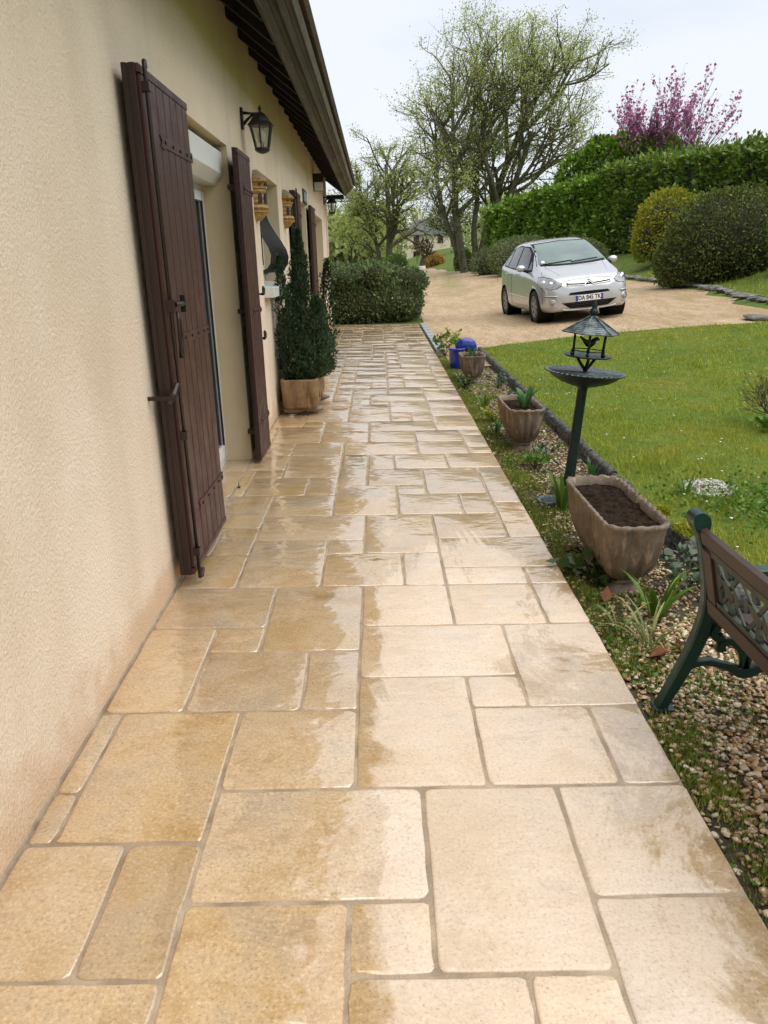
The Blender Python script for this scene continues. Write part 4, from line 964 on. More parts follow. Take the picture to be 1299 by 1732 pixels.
        for x in (.0, -.88):
            MB().tube([ps(x-.10, .905, .004), ps(x-.07, .908, .024), ps(x+.06, .908, .024), ps(x+.09, .905, .004)], .013, 8).build('door_handle', M['paint'], root, smooth=True)
        # mirror
        mr = MB().ell((.66, sg*.945, 1.03), (.075, .10, .066), 16, 10).build('mirror', M['paint'], root, smooth=True)
        MB().box(.588, .60, sg*.945-.07, sg*.945+.07, .985, 1.08).build('mirror_glass', M['carglass'], mr)
        MB().tube([(.68, sg*.90, .99), (.70, sg*.81, .955)], [.028, .032], 8).build('mirror_foot', M['black'], mr)
        # headlamp: bezel, lens, reflectors
        def pd(u, v, off, s_=sg):                         # oblique projection from front corner
            d = Vector((-.80, -.60*s_, 0)).normalized(); sd = Vector((.60, -.80*s_, 0)); o = Vector((1.45, .55*s_, v))-d*2+sd*(u*1.12+.13)
            p, n_ = hit(o, d)
            if p is None: p, n_ = Vector((1.7, .7*s_, v)), -d
            if n_.dot(d) > 0: n_ = -n_
            return p+n_*off
        hl = patch(pd, ([(-.31, .75), (-.20, .665), (0, .635), (.10, .645), (.165, .685)], [(-.34, .85), (-.24, .852), (-.05, .825), (.08, .765), (.17, .72)]), 'headlamp', M['lens'], .006, 18, 8)
        for (u, v, rr) in ((-.18, .75, .050), (-.02, .73, .044)):
            MB().lathe([(rr, 0), (rr*.95, .004), (rr*.5, .006), (rr*.45, .010), (.004, .014)], 16).build('lamp_reflector', M['chrome'], hl, tuple(pd(u, v, .007)), Vector((.80, .60*sg, .25)).to_track_quat('Z', 'Y').to_euler(), smooth=True)
        MB().tube([pd(u, v, .004) for u, v in ((-.34, .85), (-.24, .855), (-.05, .828), (.08, .767), (.17, .722), (.165, .683), (.10, .642), (0, .632), (-.20, .662), (-.31, .748), (-.34, .85))], .006, 5).build('lamp_bezel', M['black'], hl)
        # fog lamp recess and its chrome arc
        fp = pd(.02, .385, .004); q = Vector((.86, .50*sg, 0)).to_track_quat('Z', 'Y').to_euler()
        fg = MB().lathe([(.070, -.004), (.066, .008), (.048, .003), (.004, .007)], 18).build('fog_lamp', M['chrome'], root, tuple(fp), q, smooth=True)
        MB().lathe([(.046, .006), (.03, .012), (.003, .014)], 16).build('fog_lens', M['lens'], fg, smooth=True)
        MB().tube([pd(-.085+.17*k/8, .335-.03*math.sin(PI*k/8), .008) for k in range(9)], .010, 6).build('fog_trim', M['paint'], root, smooth=True)
        MB().tube([pd(-.13+.24*k/8, .515-.012*k/8, .006) for k in range(9)], .014, 6, flat=(1, .7)).build('bumper_strip', M['paint'], root, smooth=True)
        MB().tube([pd(-.12+.22*k/8, .497-.012*k/8, .003) for k in range(9)], .005, 5).build('bumper_groove', M['black'], root, smooth=True)
        MB().tube([ptop(1.70-.62*k/8, sg*(.46+.12*k/8), .001) for k in range(9)], .006, 5).build('bonnet_crease', M['paint'], root, smooth=True)
        patch(ps, ([(-1.86, .80), (-1.66, .82)], [(-1.72, 1.0), (-1.52, .98)]), 'tail_lamp', pm('red_lens', (.35, .01, .01), None, 4, .1), .006, 5, 5)
    # bonnet line, grille slot with its chevrons, number plate, lower grille
    MB().tube([pfront(-.46+.92*k/20, .785-.03*abs(k/10-1)**2, .001) for k in range(21)], .004, 5).build('bonnet_gap', M['black'], root)
    patch(pfront, ([(-.40, .685), (-.2, .670), (0, .666), (.2, .670), (.40, .685)], [(-.41, .72), (-.2, .702), (0, .698), (.2, .702), (.41, .72)]), 'upper_grille', M['black'], .003, 20, 2)
    for dz in (0, .034):
        pts = [(-.42, .712), (-.12, .694), (-.07, .706), (0, .757), (.07, .706), (.12, .694), (.42, .712)]
        P = [pfront(a, b-.030+dz*1.0, .012) for a, b in smooth_path(pts, 5)]
        MB().tube(P, .0095, 6).build('chrome_chevron', M['chrome'], root, smooth=True)
    patch(pfront, ([(-.40, .505), (0, .49), (.40, .505)], [(-.36, .548), (0, .555), (.36, .548)]), 'middle_slot', M['black'], .003, 20, 3)
    patch(pfront, ([(-.36, .262), (0, .252), (.36, .262)], [(-.53, .372), (0, .372), (.53, .372)]), 'lower_grille', M['black'], .004, 20, 5)
    for z in (.29, .32, .35): MB().tube([pfront(-.36+.72*k/12, z, .008) for k in range(13)], .004, 4).build('grille_bar', M['seat'], root)
    MB().tube([pfront(-.52+1.04*k/20, .225+.03*abs(k/10-1)**3, .006) for k in range(21)], .016, 6).build('bumper_lip', M['paint'], root, smooth=True)
    px = max(pfront(0, .43, 0).x, pfront(.2, .43, 0).x)+.012
    pl = MB().box(px-.02, px, -.26, .26, .377, .487).build('number_plate', M['plate'], root, bevel=.003)
    for (y0, y1, nm) in ((-.26, -.222, 'plate_band'), (.222, .26, 'plate_band')): MB().box(px, px+.001, y0, y1, .379, .485).build(nm, M['plateblue'], pl)
    cu = bpy.data.curves.new('plate_text', 'FONT'); cu.body = 'DA 845 TK'; cu.size = .112; cu.align_x = 'CENTER'; cu.align_y = 'CENTER'; cu.extrude = .0006; cu.offset = .0022
    to = bpy.data.objects.new('tmp_text', cu); COL.objects.link(to); dg = bpy.context.evaluated_depsgraph_get()
    tm = bpy.data.meshes.new_from_object(to.evaluated_get(dg)); bpy.data.objects.remove(to); tm.materials.append(M['black'])
    lt = link('plate_lettering', tm, pl, (px+.0014, 0, .432), (PI/2, 0, PI/2)); lt.scale = (.82, 1, 1)
    # wheels and wells
    for ax in AX:
        for sg in (-1, 1):
            MB().lathe([(RW+.012, -.16), (RW+.012, .15), (.02, .15)], 32, caps=False).build('wheel_well', M['black'], root, (ax, sg*.70, .305), (-sg*PI/2+PI, 0, 0))
            wh = empty('wheel', (ax, sg*.768, .305), (R(90)*-sg, 0, 0), parent=root)
            MB().lathe([(.20, -.095), (.26, -.10), (.288, -.09), (.300, -.065), (.303, -.02), (.303, .02), (.300, .06), (.287, .083), (.26, .092), (.212, .088), (.205, .07)], 40).build('tyre', M['tyre'], wh, smooth=True)
            rm = MB().lathe([(.206, .06), (.208, .084), (.198, .086), (.188, .066)], 40, caps=False).lathe([(.19, .03), (.004, .035)], 32).build('rim', M['rim'], wh, smooth=True)
            for k in range(7):
                a = 2*PI*k/7; d = Vector((math.cos(a), math.sin(a), 0)); s_ = Vector((-math.sin(a), math.cos(a), 0))
                P = [d*.035+s_*.030+Vector((0, 0, .078)), d*.198+s_*.046+Vector((0, 0, .080)), d*.198-s_*.030+Vector((0, 0, .080)), d*.035-s_*.024+Vector((0, 0, .078))]
                MB().add(P+[p-Vector((0, 0, .03)) for p in P], [(0,1,2,3),(7,6,5,4),(0,4,5,1),(1,5,6,2),(2,6,7,3),(3,7,4,0)]).build('spoke', M['rim'], wh)
            MB().lathe([(.052, .07), (.05, .084), (.02, .088), (.003, .088)], 18).build('hub_cap', M['rim'], wh, smooth=True)
    MB().box(-1.2, .2, -.62, .62, .5, .56).box(-.15, .0, -.55, -.1, .56, 1.15).box(-.15, .0, .1, .55, .56, 1.15).build('seats', M['seat'], root)
    MB().tube([ptop(-1.05, 0, 0), ptop(-1.05, 0, .0)+Vector((-.12, 0, .14))], [.006, .003], 6).build('aerial', M['black'], root)
    return root
cr = car()
cx, cy, th = 3.87, 16.95, R(4.2)
fw = Vector((math.sin(th), -math.cos(th), 0)); lf = Vector((math.cos(th), math.sin(th), 0))
def tp(a, b):
    p = Vector((cx, cy, 0))+fw*a+lf*b; p.z = float(gz(p.x, p.y))-.022; return p
q_ = [tp(a, b) for a in (1.195, -1.27) for b in (-.76, .76)]
xa = ((q_[0]+q_[1])/2-(q_[2]+q_[3])/2).normalized(); ya = ((q_[1]+q_[3])/2-(q_[0]+q_[2])/2).normalized(); za = xa.cross(ya).normalized(); ya = za.cross(xa)
oc = sum(q_, Vector())/4 + xa*.0375
mt = Matrix((xa, ya, za)).transposed().to_4x4(); mt.translation = oc+za*.003
cr.matrix_world = mt
# ------------------------------------------------------------------ foliage makers
def leaves(name, P, D, size, rng, mat, aspect=.5, jit=.9, parent=None, loc=(0, 0, 0), curl=.25, stuff=False):
    """diamond leaves at points P (n,3), pointing roughly along D (n,3)"""
    n = len(P); D = D+rng.normal(0, jit, (n, 3)); D /= np.linalg.norm(D, axis=1)[:, None]+1e-9
    A = rng.normal(0, 1, (n, 3)); Wv = np.cross(D, A); Wv /= np.linalg.norm(Wv, axis=1)[:, None]+1e-9; N = np.cross(D, Wv)
    s = (size*rng.uniform(.6, 1.35, n))[:, None] if np.ndim(size) == 0 else (size*rng.uniform(.7, 1.3, n))[:, None]
    V = np.stack([P, P+D*s*.55+Wv*s*aspect*.5+N*s*curl*.2, P+D*s-N*s*curl*.3, P+D*s*.55-Wv*s*aspect*.5+N*s*curl*.2], 1).reshape(-1, 3)
    F = np.arange(n*4).reshape(n, 4)
    o = link(name, np_mesh(name, V, F, mat), parent, loc)
    if stuff: tag(o, kind='stuff')
    return o
def branch_tubes(name, chains, mat, parent, sides=5):
    V = []; F = []; off = 0
    for pts, rad in chains:
        n = sides if rad[0] > .03 else 4 if rad[0] > .012 else 3
        pts = np.array(pts); T = np.gradient(pts, axis=0); T /= np.linalg.norm(T, axis=1)[:, None]+1e-9
        ref = np.array([.3, .2, 1.0]) if abs(T[0, 2]) < .8 else np.array([1.0, .2, .1])
        U = np.cross(T, ref); U /= np.linalg.norm(U, axis=1)[:, None]+1e-9; W_ = np.cross(T, U)
        a = np.arange(n)*2*PI/n
        ring = pts[:, None, :]+(U[:, None, :]*np.cos(a)[None, :, None]+W_[:, None, :]*np.sin(a)[None, :, None])*np.array(rad)[:, None, None]
        V.append(ring.reshape(-1, 3)); m = len(pts)
        i = np.arange(m-1)[:, None]*n; k = np.arange(n)[None, :]
        F.append((np.stack([i+k, i+(k+1) % n, i+n+(k+1) % n, i+n+k], -1).reshape(-1, 4))+off); off += m*n
    return link(name, np_mesh(name, np.concatenate(V), np.concatenate(F), mat, True), parent)
def grow(rng, p, d, r, L, lv, cfg, chains, tips):
    n = max(3, int(cfg['seg'][min(lv, len(cfg['seg'])-1)])); pts = [p]; rad = [r]; step = L/n; q = np.array(p, float); d = np.array(d, float)
    end = r*cfg['taper']
    for i in range(n):
        d = d+rng.normal(0, cfg['wig'], 3)+np.array([0, 0, cfg['up'][min(lv, len(cfg['up'])-1)]])*step/ max(L, .1)*1.5; d /= np.linalg.norm(d)
        q = q+d*step; pts.append(q.copy()); rad.append(r+(end-r)*(i+1)/n)
    chains.append((pts, rad))
    if lv >= cfg['max']:
        for i in range(1, n+1): tips.append((pts[i], d))
        return
    if lv >= cfg['leaf']:
        for i in range(max(1, n//2), n+1): tips.append((pts[i], d))
    nb = cfg['nb'][min(lv, len(cfg['nb'])-1)]
    for k in range(nb):
        f = cfg['from'][min(lv, len(cfg['from'])-1)]; f = f+(1-f)*(k+rng.uniform(.2, 1))/nb; f = min(f, 1)
        i = min(n-1, int(f*n)); u = f*n-i; b = pts[i]*(1-u)+pts[i+1]*u if i+1 <= n else pts[n]
        t = pts[min(i+1, n)]-pts[i]; t = t/(np.linalg.norm(t)+1e-9)
        ax = np.cross(t, rng.normal(0, 1, 3)); ax /= np.linalg.norm(ax)+1e-9
        an = R(rng.uniform(*cfg['ang'])); nd = t*math.cos(an)+ax*math.sin(an)
        ri = rad[i]*rng.uniform(.55, .78)
        grow(rng, b, nd, ri, L*rng.uniform(*cfg['len'])*(1.15-.45*f), lv+1, cfg, chains, tips)
def tree(name, loc, stems, cfg, seed, bark, leafm, nleaf, lsize, label, cat='tree', group=None, spread=.35, aspect=.6, ivy=0, zmax=None):
    rng = np.random.default_rng(seed); chains = []; tips = []
    for (d, r, L, off) in stems: grow(rng, np.array(off, float), d, r, L, 0, cfg, chains, tips)
    root = empty(name, loc, label=label, cat=cat, group=group)
    branch_tubes('trunk', chains, bark, root)
    if nleaf:
        T = np.array([t[0] for t in tips]); D = np.array([t[1] for t in tips]); i = rng.integers(0, len(T), nleaf)
        P = T[i]+rng.normal(0, spread, (nleaf, 3)); leaves('crown', P, D[i]*.4+np.array([0, 0, .15]), lsize, rng, leafm, aspect, parent=root)
    if ivy:
        big = [(np.array(c[0]), c[1]) for c in chains if c[1][0] > .12]; P = []; 
        for _ in range(ivy):
            c, rr = big[rng.integers(0, len(big))]; i = rng.integers(0, len(c)); u = rng.normal(0, 1, 3); u[2] *= .3; u /= np.linalg.norm(u); P.append(c[i]+rng.normal(0, .12, 3)+u*(rr[i]+.08))
        P = np.array(P); P = P[P[:, 2] < 5.0]
        leaves('ivy', P, rng.normal(0, 1, P.shape), .2, rng, M['leafivy'], .8, parent=root)
    return root
M['leafspring'] = leafmat('spring_leaves', [(0, (.28, .35, .09)), (.5, (.40, .46, .13)), (1, (.52, .55, .19))], .55, .45, .15)
M['leafpale'] = leafmat('pale_spring_leaves', [(0, (.28, .34, .085)), (.6, (.38, .43, .12)), (1, (.52, .54, .20))], .55, .45, .15)
M['leafivy'] = leafmat('ivy_leaves', [(0, (.03, .06, .012)), (1, (.06, .10, .02))], .4, .15)
M['leafhedge'] = leafmat('laurel_leaves', [(0, (.060, .135, .012)), (.5, (.135, .245, .022)), (.85, (.21, .335, .038)), (1, (.29, .40, .07))], .4, .3, .25)
M['leafhedge2'] = leafmat('hedge_leaves', [(0, (.065, .125, .014)), (.6, (.14, .225, .028)), (1, (.24, .31, .055))], .42, .3, .25)
M['leafdark'] = leafmat('yew_needles', [(0, (.050, .072, .012)), (.6, (.105, .135, .022)), (1, (.18, .20, .045))], .75, .1, .3)
M['leafconifer'] = leafmat('potted_conifer_needles', [(0, (.012, .034, .014)), (.6, (.030, .066, .024)), (1, (.075, .115, .042))], .55, .1, .25)
M['leafcoton'] = leafmat('cotoneaster_leaves', [(0, (.055, .090, .028)), (.55, (.115, .165, .055)), (1, (.22, .27, .10))], .5, .15, .35)
M['leafmound'] = leafmat('lavender_grey_foliage', [(0, (.10, .135, .045)), (.6, (.16, .20, .065)), (1, (.24, .27, .10))], .6, .1, .25)
M['leafyellow'] = leafmat('yellow_green_leaves', [(0, (.14, .19, .014)), (.6, (.27, .31, .025)), (.85, (.40, .34, .025)), (1, (.58, .36, .02))], .5, .3, .2)
M['flowerorange'] = leafmat('fading_forsythia', [(0, (.20, .12, .04)), (.5, (.40, .21, .03)), (1, (.52, .32, .05))], .5, .3, .2)
M['blossom'] = leafmat('judas_tree_blossom', [(0, (.30, .07, .20)), (.5, (.46, .14, .31)), (1, (.60, .28, .44))], .6, .3, .2)
M['leafwood'] = leafmat('distant_foliage', [(0, (.20, .25, .08)), (.5, (.30, .35, .12)), (1, (.45, .47, .19))], .7, .4, .25)
M['leaffresh'] = leafmat('fresh_green_leaves', [(0, (.06, .13, .015)), (.5, (.10, .20, .022)), (1, (.17, .27, .04))], .42, .3, .2)
M['leafbulb'] = leafmat('bulb_leaves', [(0, (.05, .14, .035)), (1, (.11, .23, .07))], .35, .3, .15)
M['leafgrey'] = leafmat('grey_green_leaves', [(0, (.07, .10, .06)), (1, (.16, .20, .13))], .5, .2, .2)
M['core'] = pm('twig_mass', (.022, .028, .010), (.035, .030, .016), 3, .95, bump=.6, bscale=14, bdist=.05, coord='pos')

# ------------------------------------------------------------------ hedges and shrubs (solid twig mass under a skin of leaves)
def blob_shell(rng, lobes, n, inner=.86):
    """points on the union of ellipsoids: lobes (c, r)"""
    C = np.array([l[0] for l in lobes], float); Rr = np.array([l[1] for l in lobes], float); area = Rr.prod(1)**(2/3)
    P = []; N = []; tot = 0
    while tot < n:
        m = n; i = rng.choice(len(lobes), m, p=area/area.sum()); u = rng.normal(0, 1, (m, 3)); u /= np.linalg.norm(u, axis=1)[:, None]
        s = np.where(rng.uniform(0, 1, m) < .05, rng.uniform(1.02, 1.13, m), rng.uniform(inner, 1.03, m))[:, None]; p = C[i]+u*Rr[i]*s
        q = (((p[:, None, :]-C[None])/Rr[None])**2).sum(-1); q[np.arange(m), i] = 9
        ok = q.min(1) > .8; ok &= p[:, 2] > .02
        P.append(p[ok]); N.append((u/Rr[i])[ok]); tot += ok.sum()
    P = np.concatenate(P)[:n]; N = np.concatenate(N)[:n]; N /= np.linalg.norm(N, axis=1)[:, None]
    return P, N
def shrub(name, loc, lobes, n, size, mat, seed, label, cat='shrub', group=None, core=.86, aspect=.55, jit=.7, up=.2, parent=None):
    rng = np.random.default_rng(seed); root = empty(name, loc, label=label, cat=cat, group=group) if parent is None else parent
    mb = MB()
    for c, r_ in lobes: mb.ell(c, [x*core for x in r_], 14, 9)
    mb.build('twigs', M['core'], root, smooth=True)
    P, N = blob_shell(rng, lobes, n); leaves('foliage', P, N+np.array([0, 0, up]), size, rng, mat, aspect, jit, root); return root
def hedge(name, path, wd, z1, n, size, mat, seed, label, zb=-.1, lump=.30):
    rng = np.random.default_rng(seed); path = np.array(path, float); seg = np.linalg.norm(np.diff(path, axis=0), axis=1); cum = np.r_[0, np.cumsum(seg)]
    root = empty(name, (path[0, 0], path[0, 1], float(gz(*path[0]))), label=label, cat='hedge'); o = np.array([path[0, 0], path[0, 1], float(gz(*path[0]))])
    def at(s):
        i = np.clip(np.searchsorted(cum, s, side='right')-1, 0, len(seg)-1); f = ((s-cum[i])/seg[i])[..., None]; p = path[i]*(1-f)+path[i+1]*f; t = (path[i+1]-path[i])/seg[i][..., None]; return p, np.stack([t[..., 1], -t[..., 0]], -1)
    tops = lambda s: np.interp(s, np.linspace(0, cum[-1], len(z1)), z1)
    ss = np.linspace(0, cum[-1], 60); p, nn = at(ss); rows = []
    for k in range(60):
        zt = tops(ss[k])-.12; g = float(gz(p[k, 0], p[k, 1]))+zb; w_ = wd/2-.12; ring = []
        for (a, z) in ((w_, g), (w_, g+(zt-g)*.5), (w_*.95, zt-.1), (w_*.6, zt), (-w_*.6, zt), (-w_*.95, zt-.1), (-w_, g)):
            ring.append((p[k, 0]+nn[k, 0]*a-o[0], p[k, 1]+nn[k, 1]*a-o[1], z-o[2]))
        rows.append(ring)
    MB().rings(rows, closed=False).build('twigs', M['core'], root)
    s = rng.uniform(0, cum[-1], n); p, nn = at(s); zt = tops(s); g = gz(p[:, 0], p[:, 1])+zb
    kind = rng.uniform(0, 1, n); H = zt-g; side = np.where(kind < .62, 1, np.where(kind < .72, -1, 0))
    lum = lump*(np.sin(s*2.3+1)*.4+np.sin(s*5.1+2)*.35)
    hz = rng.uniform(0, 1, n); a = np.where(side != 0, side*(wd/2+np.where(rng.uniform(0, 1, n) < .05, rng.uniform(.05, .22, n), rng.uniform(-.22, .06, n))+lum*np.sin(hz*7+s)), rng.uniform(-wd/2, wd/2, n))
    z = np.where(side != 0, g+H*hz, zt+np.where(rng.uniform(0, 1, n) < .08, rng.uniform(.05, .25, n), rng.uniform(-.2, .06, n))+lum*.6)
    P = np.stack([p[:, 0]+nn[:, 0]*a, p[:, 1]+nn[:, 1]*a, z], -1)-o
    D = np.stack([nn[:, 0]*side, nn[:, 1]*side, np.where(side == 0, 1, .25)], -1)
    leaves('foliage', P, D, size, rng, mat, .6, .6, root); return root
hedge('tall_hedge', [(6.9, 47), (8.9, 41.5), (10.9, 36.2)], 1.4, [4.1, 4.65, 4.85], 19000, .21, M['leafhedge'], 21, 'tall clipped laurel hedge behind the car, left of the step')
hedge('tall_hedge', [(10.7, 36.8), (13.5, 28), (16.0, 21.0), (17.5, 15)], 1.6, [5.15, 4.95, 4.8, 4.7], 26000, .19, M['leafhedge2'], 22, 'taller clipped hedge running to the right edge, nearer than the car hedge')
def L_(c, r): return (c, r)
shrub('ivy_bush', (11.9, 42.5, 2.6), [L_((0, 0, 3.0), (1.5, 1.2, 1.5)), L_((1.9, -.6, 3.2), (1.7, 1.2, 1.4)), L_((-1.3, .6, 2.5), (1.1, 1, 1.4)), L_((.8, 0, 3.9), (.7, .7, .8)), L_((-.5, 0, 3.9), (.5, .5, .7))], 8000, .25, M['leafhedge'], 23, 'loose bush rising above the hedge top, left of the pink tree', core=.7)
shrub('clipped_mound', (6.75, 45, .8), [L_((0, 0, .45), (1.5, 1.4, 1.0)), L_((1.0, -1.6, .6), (1.6, 1.5, 1.2))], 9000, .09, M['leafmound'], 24, 'low clipped mound at the left, by the gravel drive', group='clipped mounds behind the car')
shrub('clipped_mound', (7.4, 39.5, .8), [L_((0, 0, .65), (1.6, 1.7, 1.1)), L_((.9, -1.4, .45), (1.4, 1.4, .9)), L_((-.6, 1.2, .8), (1.2, 1.2, .9))], 9000, .085, M['leafmound'], 25, 'tallest grey green clipped mound directly left of the car roof', group='clipped mounds behind the car')
shrub('clipped_mound', (8.2, 34, .8), [L_((0, 0, .65), (1.5, 1.4, .85))], 6000, .08, M['leafmound'], 26, 'rounded clipped mound seen just over the car roof', group='clipped mounds behind the car')
shrub('clipped_conifer', (8.95, 20.6, .7), [L_((0, 0, .95), (1.55, 1.4, 1.32)), L_((.9, .2, 1.0), (1.3, 1.3, 1.30)), L_((-.5, .1, .6), (1.25, 1.2, .95))], 26000, .075, M['leafdark'], 27, 'big dark rounded conifer on the bank right of the car', core=.93, jit=.8)
shrub('yellow_bush', (10.15, 28.4, 1.25), [L_((0, 0, 1.15), (1.05, 1.0, 1.2)), L_((-.45, -.1, .7), (.75, .7, .85)), L_((.7, .2, 1.25), (.8, .8, .95))], 7000, .11, M['leafyellow'], 28, 'yellow green forsythia bush left of the dark conifer', core=.75)
shrub('broad_leaved_bush', (9.35, 17.9, .75), [L_((0, 0, 1.2), (.62, .6, .8)), L_((.25, .1, .6), (.7, .6, .7)), L_((-.35, -.1, 1.55), (.35, .35, .35))], 1500, .13, M['leaffresh'], 29, 'bright green leafy bush at the right edge before the dark conifer', core=.6)
def hedgey(lobes): return lobes
shrub('spreading_shrub', (-.35, 18.2, .24), [L_((0, 0, .45), (1.35, 1.25, .72)), L_((.75, -.35, .45), (.55, .85, .52)), L_((-.8, .2, .55), (1.2, 1.2, .70)), L_((.2, .9, .55), (1.15, 1.0, .70)), L_((.95, .35, .35), (.42, .8, .48)), L_((-.2, -.75, .35), (1.1, .55, .5))]+[L_((a_, b_, c_), (r2, r2, r2*.7)) for a_, b_, c_, r2 in [(random.Random(k).uniform(-1.2, 1.15), random.Random(k+50).uniform(-1.1, .3), random.Random(k+99).uniform(.75, 1.0), random.Random(k+7).uniform(.22, .4)) for k in range(16)]], 26000, .06, M['leafcoton'], 30, 'wide low evergreen shrub closing off the far end of the terrace', core=.88, up=.5)
shrub('round_bush', (1.25, 52, .52), [L_((0, 0, .8), (.75, .7, .72))], 2500, .10, M['leaffresh'], 31, 'small round clipped bush at the foot of the second tree', core=.85)
shrub('orange_bush', (5.3, 74, .85), [L_((0, 0, .55), (.85, .8, .8))], 1200, .2, M['flowerorange'], 32, 'rusty orange forsythia bush below the distant house', core=.5)
shrub('dark_bush', (6.2, 58, .8), [L_((0, 0, .6), (.6, .6, .95)), L_((.5, .4, .5), (.5, .5, .7))], 2000, .13, M['leafdark'], 33, 'dark upright bush where the far drive bends', core=.8)
tag(rock('gate_post', (2.0, 50, .95), (.25, .2, .5), 77), 'squat pale stone post behind the terrace shrub', 'post')

# ------------------------------------------------------------------ trees
cfg_big = dict(seg=[7, 7, 6, 5, 4], taper=.5, wig=.10, up=[.25, .35, .25, .15, .1], max=4, leaf=3, nb=[6, 5, 4, 4], ang=(25, 66), len=(.50, .78))
cfg_big['from'] = [.35, .25, .2, .2]
tree('oak_tree', (6.25, 53, .75), [((-.12, 0, 1), .30, 9.2, (-.45, 0, 0)), ((.16, .1, 1), .32, 10.8, (.35, 0, 0)), ((.02, .3, 1), .22, 10.0, (.1, .3, 0)), ((.30, -.1, 1), .27, 8.6, (.6, .1, .2)), ((-.42, .1, .95), .22, 6.4, (-.55, .1, .5)), ((.55, .1, .85), .20, 5.6, (.8, .2, 1.2))],
     cfg_big, 5, M['bark'], M['leafspring'], 48000, .115, 'large many-stemmed tree with sparse spring leaves in the middle', ivy=2600, spread=.2)
cfg2 = dict(seg=[9, 6, 5, 4], taper=.45, wig=.09, up=[.2, .15, .12, .1], max=3, leaf=2, nb=[15, 6, 5], ang=(35, 75), len=(.38, .55)); cfg2['from'] = [.22, .2, .2]
tree('young_oak', (.95, 62, .62), [((.03, 0, 1), .30, 8.0, (.1, 0, 0)), ((-.05, .1, 1), .20, 6.6, (-.5, .2, 0))], cfg2, 9, M['bark'], M['leafpale'], 13000, .13, 'second tree with pale yellow green leaves beside the roof end', spread=.2)
cfg3 = dict(seg=[6, 5, 4], taper=.35, wig=.07, up=[.15, .3, .3], max=2, leaf=1, nb=[8, 6], ang=(12, 32), len=(.45, .7)); cfg3['from'] = [.3, .25]
rngj = np.random.default_rng(3)
stems = [((math.cos(a)*s, math.sin(a)*s, 1), .06, rngj.uniform(3.9, 5.1)*(1.0 if s < .4 else .95), (math.cos(a)*.2, math.sin(a)*.2, 0)) for a, s in zip(np.linspace(0, 2*PI, 15, endpoint=False)+.2, np.tile([.16, .38, .58], 5))]
def judas():
    rng = np.random.default_rng(17); chains = []; tips = []
    for (d, r, L, off) in stems: grow(rng, np.array(off, float), d, r, L, 0, cfg3, chains, tips)
    root = empty('judas_tree', (14.2, 42, 3.1), label='pink flowering tree fanning up behind the hedge', cat='tree')
    branch_tubes('trunk', chains, M['barkgrey'], root, 4)
    fine = [c for c in chains if c[1][0] < .05]; P = []
    for _ in range(4200):
        c = fine[rng.integers(0, len(fine))]; p = np.array(c[0]); f = rng.uniform(.15, 1)*(len(p)-1); i = int(min(f, len(p)-2)); q = p[i]+(p[i+1]-p[i])*(f-i)
        if rng.uniform() < np.clip((q[2]-1.4)/3.0, .05, 1): P.append(q+rng.normal(0, .045, 3))
    P = np.array(P); leaves('crown', P, rng.normal(0, 1, P.shape)+np.array([0, 0, .5]), .15, rng, M['blossom'], .8, parent=root)
judas()
cfg4 = dict(seg=[4, 5, 4, 3], taper=.45, wig=.12, up=[0, .1, .1, .1], max=3, leaf=9, nb=[7, 5, 4], ang=(30, 65), len=(.7, 1.0)); cfg4['from'] = [.6, .25, .2]
tree('bare_tree', (4.0, 71, .95), [((.05, 0, 1), .28, 1.5, (0, 0, 0))], cfg4, 12, M['barkgrey'], M['leafspring'], 0, .1, 'small bare spreading tree with whitewashed foot before the distant house')
tag(MB().lathe([(.30, 0), (.29, .25), (.27, .3)], 14).build('trunk_guard', M['plate'], None, (4.0, 71, .9)), 'white guard round the foot of the small bare tree', 'tree guard')
cfg5 = dict(seg=[5, 5, 5, 4], taper=.45, wig=.10, up=[.1, .15, .1, .1], max=3, leaf=2, nb=[6, 6, 5], ang=(30, 65), len=(.6, .85)); cfg5['from'] = [.5, .25, .2]
tree('grey_tree', (9.3, 92, 1.3), [((0, 0, 1), .30, 4.5, (0, 0, 0))], cfg5, 14, M['barkgrey'], M['leafmound'], 2200, .22, 'hazy grey green tree right of the distant house', spread=.5)
for k, (x, y, h, sd, lab) in enumerate(((-2.2, 74, 5.2, 41, 'slim pale tree in the meadow, left of two behind the shrub'), (-.6, 82, 4.6, 42, 'slim pale tree in the meadow, right of two behind the shrub'))):
    tree('meadow_tree', (x, y, float(gz(x, y))), [((.05, 0, 1), .13, h*.6, (0, 0, 0))], cfg5, sd, M['barkgrey'], M['leafpale'], 3500, .25, lab, group='slim trees in the meadow', spread=.4)

